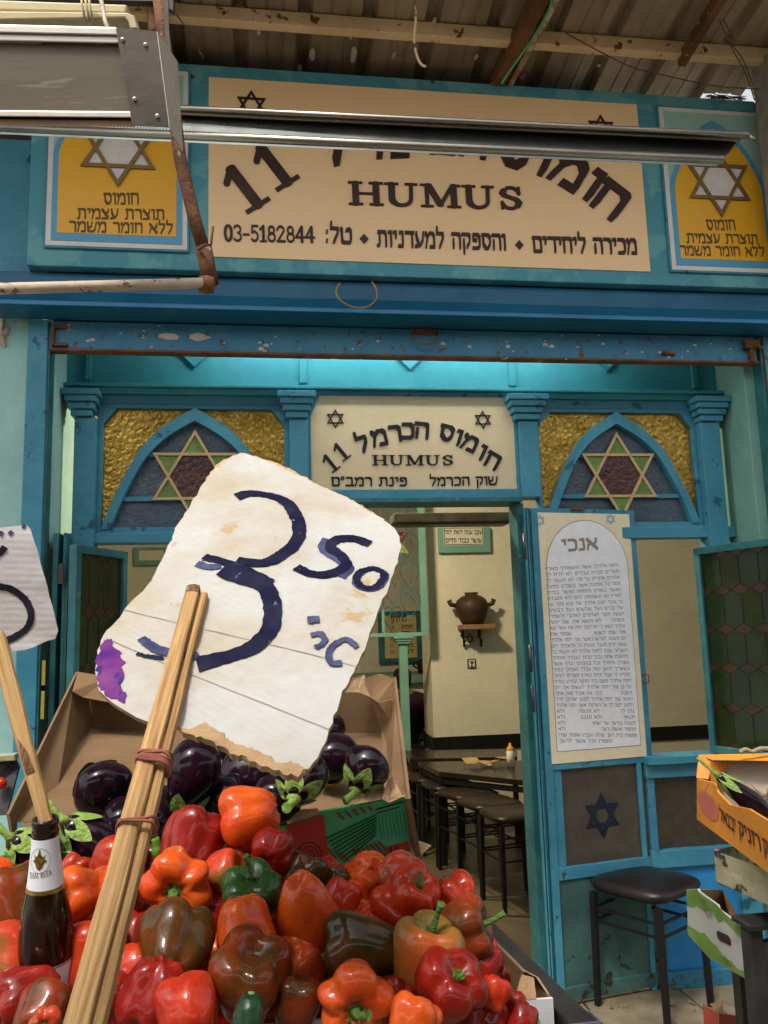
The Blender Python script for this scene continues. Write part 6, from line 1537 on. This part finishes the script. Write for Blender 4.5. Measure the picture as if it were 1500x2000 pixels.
# brown torn lower fringe
fr_ = [(344,1406),(368,1408),(398,1398),(424,1412),(440,1430),(470,1444),(506,1456),(540,1476),(566,1478),(600,1492),(585,1509),(560,1504),(535,1493),(500,1481),(465,1463),(425,1443),(395,1426),(365,1421)]
sheet([buv(x, y+2) for x, y in fr_][::-1], lambda u, v: bmap(u, v, .0016+.0025*noise.noise(Vector((u*90, v*90, 0)))), bn, .009, .007, 'torn_edge', (CARD_L, CARDE), psn, jit=.0022)
fr2 = [(470,879),(430,893),(404,924),(398,945),(412,935),(436,906),(480,890),(540,903),(600,930),(680,975),(740,1008),(752,1004),(690,966),(610,926),(540,895)]
sheet([buv(x, y) for x, y in fr2], lambda u, v: bmap(u, v, -.001+.0015*noise.noise(Vector((u*90, v*90, 3)))), bn, .005, .012, 'torn_edge', (CARDE, CARDE), psn, jit=.0015)
# crease lines pressed into the board
cr2 = MB()
for a_, b_ in (((205,1238),(640,1420)),((240,1178),(700,1300))):
    pts = [Vector(buv(a_[0]+(b_[0]-a_[0])*i/20, a_[1]+(b_[1]-a_[1])*i/20)) for i in range(21)]
    ribbon(cr2, [bmap(p.x, p.y, .0009) for p in pts], .0010, bn, .0004)
stuff(cr2.build('crease', M('crease_brown', (.33,.30,.25), None, 20, .8), psn))
# the stick: two slats
def slat(a, b, w0, w1, t_, side, back, m, name, par, nrm, segs=12, seed=0):
    rnd = random.Random(seed); d_ = (b-a).normalized(); s_ = d_.cross(nrm).normalized(); s_ = s_ if s_.dot(CR) > 0 else -s_
    mb = MB(); vs = []; N = segs
    for i in range(N+1):
        f = i/N; c = a.lerp(b, f)+s_*side-nrm*back; w_ = (w0+(w1-w0)*f)/2; j1, j2 = rnd.uniform(-.0007,.0007), rnd.uniform(-.0007,.0007); z_ = rnd.uniform(-.0005,.0005)
        vs += [c-s_*(w_+j1)+nrm*(z_-t_*.2), c-s_*w_*.35+nrm*(z_*.3+.0001), c+s_*w_*.3+nrm*(z_*.4), c+s_*(w_+j2)+nrm*(-t_*.15), c+s_*(w_+j2)-nrm*t_, c-s_*(w_+j1)-nrm*t_]
    for i in range(N):
        for k_ in range(6): mb.f.append((i*6+k_, i*6+(k_+1) % 6, (i+1)*6+(k_+1) % 6, (i+1)*6+k_)); mb.sm.append(False); mb.mi.append(0)
    mb.v = vs; mb.f += [tuple(range(6)), tuple(N*6+k_ for k_ in reversed(range(6)))]; mb.sm += [False]*2; mb.mi += [0]*2
    return mb.build(name, m, par, bevel=.0006, seg=1)
woodm = MATS['pale_split_wood']
# wood grain follows the stick: a slat material stretched along its own axis
def grainmat(name, axis, c, c2):
    m = M(name, c, c2, 5, .7); nt_ = m.node_tree; mp_ = [n_ for n_ in nt_.nodes if n_.type == 'MAPPING'][0]
    q_ = axis.to_track_quat('Z', 'Y').inverted().to_euler()
    mp_.vector_type = 'POINT'; pre = nt_.nodes.new('ShaderNodeMapping'); pre.inputs['Rotation'].default_value = tuple(q_)
    tc_ = [n_ for n_ in nt_.nodes if n_.type == 'TEX_COORD'][0]; nt_.links.new(tc_.outputs['Object'], pre.inputs[0]); nt_.links.new(pre.outputs[0], mp_.inputs[0])
    mp_.inputs['Scale'].default_value = (30, 30, 1.2)
    b_ = nt_.nodes['Principled BSDF']; bp_ = nt_.nodes.new('ShaderNodeBump'); bp_.inputs['Distance'].default_value = .0015
    ns_ = nt_.nodes.new('ShaderNodeTexNoise'); ns_.inputs['Scale'].default_value = 14; ns_.inputs['Detail'].default_value = 3; nt_.links.new(mp_.outputs[0], ns_.inputs['Vector']); nt_.links.new(ns_.outputs['Fac'], bp_.inputs['Height']); nt_.links.new(bp_.outputs[0], b_.inputs['Normal'])
    return m
GW1 = grainmat('split_stick_wood', sdir, (.54,.33,.135), (.30,.16,.06))
GW2 = grainmat('darker_stick_wood', sdir, (.46,.28,.11), (.28,.15,.055))
slat(sB, sA, .0195, .0165, .010, -.003, -.006, GW1, 'slat', psn, bn, seed=1)
slat(sB, sA-sdir*.004, .010, .008, .012, .0102, .0012, GW2, 'slat', psn, bn, seed=2)
slat(sA-sdir*.012, sA+sdir*.002, .0168, .0155, .011, -.003, -.0065, WOODD, 'burnt_tip', psn, bn, segs=4, seed=3)
def band_ring(name, c, ax, nrm, hw_, ht, r, m, par, turns=1, seed=0):
    rnd = random.Random(seed); s_ = ax.cross(nrm).normalized(); mb = MB()
    for k_ in range(turns):
        sh = (k_-(turns-1)/2)*r*1.35+rnd.uniform(-.0008,.0008); tl_ = rnd.uniform(-.38,.38)
        mb.tube([c+s_*(hw_*math.copysign(abs(cos(a_))**.5, cos(a_)))+nrm*(ht*math.copysign(abs(sin(a_))**.6, sin(a_)))+ax*(sh+tl_*hw_*cos(a_)+.0008*sin(3*a_+k_)) for a_ in [2*pi*i/32 for i in range(33)]], r, 8, cap=False)
    return mb.build(name, m, par)
def on_stick(py):
    # point of the stick axis seen at photo row py
    lo_, hi_ = 0., 1.
    for _ in range(40):
        f = (lo_+hi_)/2
        if proj(sB.lerp(sA, f))[1] > py: lo_ = f
        else: hi_ = f
    return sB.lerp(sA, lo_)
c1 = on_stick(1486); sR = sdir.cross(bn).normalized(); sR = sR if sR.dot(CR) > 0 else -sR
band_ring('rubber_band', c1+sR*.003-bn*.003, sdir, bn, .0165, .012, .0017, BAND, psn, 5, 4)
c1 = on_stick(1612)
band_ring('rubber_band', c1+sR*.003-bn*.003, sdir, bn, .0170, .013, .0015, BAND, psn, 2, 9)
# left sign, cut by the frame
ls = thing('price_sign', 'smaller white cardboard price sign at the left edge on a thin stick', 'price sign', PD(30,1150,1.15))
lo2 = PD(40,1150,1.15); ln = (CAM-lo2).normalized(); lu = (CR-ln*CR.dot(ln)).normalized(); lv = ln.cross(lu)
def luv(px, py): p = PP(px, py, lo2, ln)-lo2; return (p.dot(lu), p.dot(lv))
def lmap(u, v, e=0): return lo2+lu*u+lv*v+ln*(.002*sin(v*30+u*8)+.0008*sin(v*120)+e)
CARDW2 = M('white_cardboard_small', (.66,.62,.62), (.58,.53,.49), 8, .65, bump=.001, bscale=50, chips=((.45,.36,.24), .68, 8), wave=((0,.1,1), 110, .06), lo=.5, hi=.7)
sheet([luv(*p) for p in [(-110,1046),(0,1031),(52,1024),(60,1034),(80,1100),(92,1148),(105,1192),(113,1232),(109,1247),(78,1258),(48,1270),(0,1270),(-110,1280)]][::-1], lmap, ln, .005, .018, 'board', (CARDW2, CARDE), ls, jit=.0008)
def ink2(pts, w_, m=BLK):
    P3 = smooth([Vector((*luv(*p),0)) for p in pts], 6); mb = MB(); N = len(P3); vs = []
    for i, p in enumerate(P3):
        t = (P3[min(i+1,N-1)]-P3[max(i-1,0)]).normalized(); s_ = Vector((-t.y,t.x,0))
        for sg in (1,-1): pp = p+s_*sg*(w_*.00071/2+random.uniform(-.0006,.0006)); vs.append(lmap(pp.x, pp.y, .0012))
    mb.add(vs, [(2*i,2*i+1,2*i+3,2*i+2) for i in range(N-1)]); mb.build('numeral_stroke', m, ls)
INK3 = M('black_marker', (.02,.014,.03), None, 20, .5)
ink2([(-60,1146),(-10,1144),(24,1152),(48,1170),(60,1195),(56,1222),(36,1240),(10,1252),(-40,1265)], 13, INK3)
ink2([(-40,1100),(-8,1086),(2,1078),(10,1068)], 12, INK3)
ink2([(-2,1040),(6,1044)], 9, INKF); ink2([(18,1038),(24,1044)], 9, INKF); ink2([(44,1026),(50,1030)], 8, INKF)
lA, lB = PD(-14,1230,1.14), PD(86,1606,1.04); ldir = (lA-lB).normalized()
GW3 = grainmat('thin_stick_wood', ldir, (.50,.32,.13), (.32,.18,.07))
slat(lB-ldir*.012, lA, .0165, .026, .008, 0, 0, GW3, 'slat', ls, -(CF-ldir*CF.dot(ldir)).normalized(), seed=6)
p0_ = lB.lerp(lA, .24); p1_ = lB.lerp(lA, .42)
mb = MB(); nn = -(CF-ldir*CF.dot(ldir)).normalized(); ss_ = ldir.cross(nn).normalized(); ss_ = ss_ if ss_.dot(CR) > 0 else -ss_
mb.add([p0_+nn*.0018-ss_*.006, p0_+nn*.0018+ss_*.006, p0_.lerp(p1_,.5)+nn*.0018+ss_*.004, p1_+nn*.0018-ss_*.004, p0_.lerp(p1_,.4)+nn*.0018-ss_*.007], [(0,1,2,3,4)]); mb.build('scorch_mark', WOODD, ls)

# ================================================================== RIGHT STALL
def grp(name, lab, cat, loc): return thing(name, lab, cat, loc)
ob = grp('onion_box', 'orange cardboard box with an onion print and Hebrew lettering at the right edge', 'box', PD(1400,1600,2.1))
def pan2(par, name, pts, t, m, bev=0): return MB().slab([PD(*p) for p in pts], t).build(name, m, par, bevel=bev)
sp4 = [(1361,1520,2.30),(1560,1640,1.55),(1560,1750,1.58),(1361,1600,2.33)]
so_ = PD(*sp4[0]); sn = ((PD(*sp4[1])-so_).cross(PD(*sp4[3])-so_)).normalized(); sn = sn if sn.dot(CAM-so_) > 0 else -sn
def SPn(px, py, e=.0012): return PP(px, py, so_, sn)+sn*e
MB().slab([SPn(x, y, 0) for x, y in ((1361,1520),(1395,1530),(1402,1548),(1425,1572),(1462,1580),(1560,1640),(1560,1750),(1361,1600))], -sn*.006).build('side_panel', ORBOX, ob)
pan2(ob, 'end_flap', [(1366,1474,2.33),(1392,1484,2.30),(1384,1522,2.28),(1361,1519,2.295)], CF*.005, ORBOX)
pan2(ob, 'end_rim', [(1366,1474,2.34),(1560,1470,2.25),(1560,1487,2.20),(1390,1484,2.29)], CF*.01-CU*.003, ORBOX)
pan2(ob, 'end_panel', [(1386,1487,2.33),(1560,1484,2.26),(1560,1640,2.2),(1392,1560,2.33)], CF*.006, M('grey_card_inside', (.42,.36,.28), None, 6, .7))
pan2(ob, 'inner_post', [(1388,1488,2.29),(1420,1490,2.30),(1412,1530,2.30),(1390,1528,2.28)], CF*.005, ORBOX)
pan2(ob, 'box_floor', [(1362,1598,2.34),(1560,1745,1.6),(1660,1700,1.9),(1560,1560,2.3)], CF*.004-CU*.004, CARD)
hl = MB(); c_ = PD(1473,1519,2.275); 
eo = PD(1386,1487,2.33); en = ((PD(1560,1484,2.26)-eo).cross(PD(1392,1560,2.33)-eo)).normalized(); en = en if en.dot(CAM-eo) > 0 else -en
hl.add([PP(1473+22*math.copysign(abs(cos(a_))**.5,cos(a_)), 1521+8*math.copysign(abs(sin(a_))**.6,sin(a_)), eo, en)+en*.002 for a_ in [2*pi*i/20 for i in range(20)]], [tuple(range(20))]); hl.build('hand_hole', TEAL_DK, ob)
mb = MB(); ON = [(1384+19*cos(a_)+ (0), 1574+28*sin(a_)) for a_ in [2*pi*i/24 for i in range(24)]]
mb.add([SPn(x+(y-1574)*.25, y+(x-1384)*.45) for x, y in ON], [tuple(range(24))]); mb.build('onion_print', ONION, ob)
mb = MB()
for k_ in (-.65,-.35,0,.35,.65): ribbon(mb, [SPn(1384+19*k_*sin(pi*t/8)+(28*-cos(pi*t/8))*.25, 1574-28*cos(pi*t/8)*.92+19*k_*sin(pi*t/8)*.45, .0018) for t in range(9)], .0013, sn)
ribbon(mb, [SPn(1378,1546), SPn(1379,1536), SPn(1384,1530)], .004, sn); mb.build('onion_lines', M('onion_line', (.62,.30,.22), None, 9, .5), ob)
for s_, a_, b_, h_ in (('יבנאל',(1408,1604),(1440,1629),.034),('רזניק',(1446,1632),(1488,1664),.034),('משק',(1494,1668),(1526,1692),.034)):
    mb = MB(); line(mb, s_, SPn(*a_, .0014), SPn(*b_, .0014), h_, sn, 0, .85); mb.build('lettering', PURPL, ob)
rope = tag(MB().tube(smooth([PD(x,y,2.25) for x,y in ((1445,1470),(1455,1464),(1470,1468),(1490,1462),(1540,1466))]), .006, 8).build('rope', M('frayed_rope', (.30,.24,.16), None, 40, .9)), 'frayed rope lying on the rim of the orange box', 'rope')
# contents
R_ = 26/FPX*2.15
o = bpy.data.objects.new('aubergine', EM[2]); COL.objects.link(o); o.matrix_world = Matrix.Translation(PD(1462,1562,2.08)) @ orient(-wdir(-.75,.60,-.1), 0) @ Matrix.Scale(R_*1.0, 4) @ Matrix.Diagonal((.8,.8,1.7,1))
tag(o, 'long aubergine lying in the orange box with its calyx up', 'aubergine'); s_ = bpy.data.objects.new('calyx', CM[2][0]); COL.objects.link(s_); s_.parent = o
gx = MB()
for i in range(50):
    a_ = random.uniform(0, 2*pi); b_ = random.uniform(-.2,1.2); c_ = PD(1500,1560,2.15); l_ = .045*random.uniform(.6,1.2)
    gx.tube([c_, c_+(CR*cos(a_)+CU*sin(b_)*.8-CF*.3)*l_*.6, c_+(CR*cos(a_)+CU*sin(b_)-CF*.1)*l_+Vector((0,0,-.004))], [.004,.003,.001], 5)
rt = tag(gx.build('root_tuft', M('dry_roots', (.34,.26,.18), (.2,.12,.07), 30, .9)), 'tuft of dry brown roots at the right edge in the orange box', 'root vegetable')
# old painted wooden crate under it
wc = grp('wooden_crate', 'flaking grey green wooden crate beneath the orange box', 'crate', PD(1450,1720,2.0))
pan2(wc, 'board', [(1398,1664,2.12),(1560,1722,1.7),(1560,1752,1.7),(1400,1692,2.12)], CF*.012, OLDW, .001)
pan2(wc, 'board', [(1400,1694,2.12),(1560,1754,1.7),(1560,1796,1.7),(1402,1724,2.12)], CF*.012, OLDW, .001)
pan2(wc, 'crate_floor', [(1402,1726,2.14),(1560,1790,1.72),(1640,1760,2.0),(1480,1690,2.3)], Vector((0,0,.01)), BLKPL)
pan2(wc, 'board', [(1398,1662,2.14),(1480,1650,2.4),(1480,1700,2.4),(1402,1722,2.14)], CF*.012, OLDW)
# pale green print box
gb = grp('leaf_print_box', 'grey white cardboard box with leaf green print and oval hand hole', 'box', PD(1400,1830,2.2))
q4 = [(1341,1737,2.28),(1451,1812,1.92),(1462,1915,1.94),(1344,1826,2.30)]
go = PD(*q4[0]); gn = ((PD(*q4[1])-go).cross(PD(*q4[3])-go)).normalized(); gn = gn if gn.dot(CAM-go) > 0 else -gn
def GPn(px, py, e=.001): return PP(px, py, go, gn)+gn*e
MB().slab([GPn(x, y, 0) for x, y in ((1341,1737),(1362,1736),(1366,1742),(1402,1768),(1404,1776),(1426,1792),(1451,1808),(1462,1915),(1386,1872),(1344,1826))], -gn*.005).build('side_panel', GWBOX, gb)
pan2(gb, 'back_panel', [(1362,1738,2.32),(1412,1738,2.45),(1420,1790,2.45),(1366,1790,2.32)], CF*.005, CARD)
pan2(gb, 'box_floor', [(1344,1824,2.33),(1462,1912,1.97),(1520,1880,2.2),(1420,1790,2.5)], CF*.002, CARD)
pan2(gb, 'end_panel', [(1412,1738,2.45),(1452,1806,2.25),(1475,1800,2.2),(1462,1910,2.0),(1420,1790,2.45)], CF*.004, CARD)
for pts in ([(1341,1738),(1362,1737),(1366,1744),(1402,1769),(1424,1792),(1447,1812),(1450,1835),(1424,1806),(1414,1796),(1404,1800),(1392,1782),(1384,1776),(1376,1780),(1362,1768),(1354,1772),(1342,1768)],[(1343,1806),(1356,1814),(1366,1822),(1376,1822),(1392,1842),(1402,1850),(1412,1868),(1430,1878),(1440,1892),(1458,1898),(1461,1913),(1386,1870),(1344,1825)]):
    MB().add([GPn(x, y) for x, y in pts], [tuple(range(len(pts)))]).build('leaf_print', GBR, gb)
mb = MB()
for k_ in range(3): ribbon(mb, [GPn(1367+k_*4,1752+k_*1,.0015), GPn(1377+k_*4,1775,.0015), GPn(1384+k_*4,1794-k_,.0015)], .0035, gn)
for k_ in range(2): ribbon(mb, [GPn(1410+k_*5,1866,.0015), GPn(1424+k_*5,1888,.0015)], .0035, gn)
mb.build('stripe_print', DGREEN, gb)
mb = MB(); mb.add([GPn(1415+ (14*math.copysign(abs(cos(a_))**.6,cos(a_))), 1832+9*math.copysign(abs(sin(a_))**.6,sin(a_))+10*cos(a_), .0015) for a_ in [2*pi*i/20 for i in range(20)]], [tuple(range(20))]); mb.build('hand_hole', M('hole_dark', (.03,.015,.01), None, 9, .9), gb)
# black stand
bs_ = grp('display_stand', 'black wooden stand with brown side panel carrying the boxes at the right edge', 'stand', PD(1475,1900,1.9))
pA, pB = PD(1463,1812,1.9), PD(1500,1812,1.9)
zt2 = pA.z
MB().box(pA.x-.012, pA.x+.022, pA.y-.02, pA.y+.02, G, zt2).build('stand_post', BLKPL, bs_, bevel=.003)
MB().box(pA.x+.024, pA.x+.6, pA.y-.01, pA.y+.01, G+.05, zt2-.03).build('side_panel', M('dark_brown_board', (.045,.035,.025), (.03,.022,.016), 5, .6), bs_)
MB().box(pA.x-.015, pA.x+.6, pA.y-.03, pA.y+.05, zt2+.001, zt2+.014).build('stand_top', BLKPL, bs_, bevel=.003)
pC = PZ(1455,2000,G); yq = 2.35; pD_ = P(1447,1930,yq)
MB().box(pD_.x-.012, pD_.x+.014, yq-.02, yq+.02, G, pD_.z+.04).build('stand_post', BLKPL, bs_)
MB().box(pD_.x+.016, pD_.x+.35, yq-.01, yq+.01, G+.05, pD_.z+.03).build('shelf_panel', GWBOX, bs_)
MB().box(pA.x+.55, pA.x+.6, yq-.02, yq+.02, G, zt2).build('stand_post', BLKPL, bs_)
rc = grp('red_carton', 'torn red carton standing on the pavement by the stool', 'carton', PZ(1395,2010,G))
pan2(rc, 'side_panel', [(1373,1962,2.55),(1402,1980,2.45),(1408,2040,2.45),(1378,2030,2.55)], CF*.004, REDC)
pan2(rc, 'side_panel', [(1386,1962,2.62),(1412,1956,2.58),(1414,1980,2.5),(1404,1982,2.46)], CF*.004, CARD)
pan2(rc, 'side_panel', [(1404,1979,2.45),(1440,1985,2.5),(1440,2040,2.5),(1409,2040,2.45)], CF*.004, REDC)
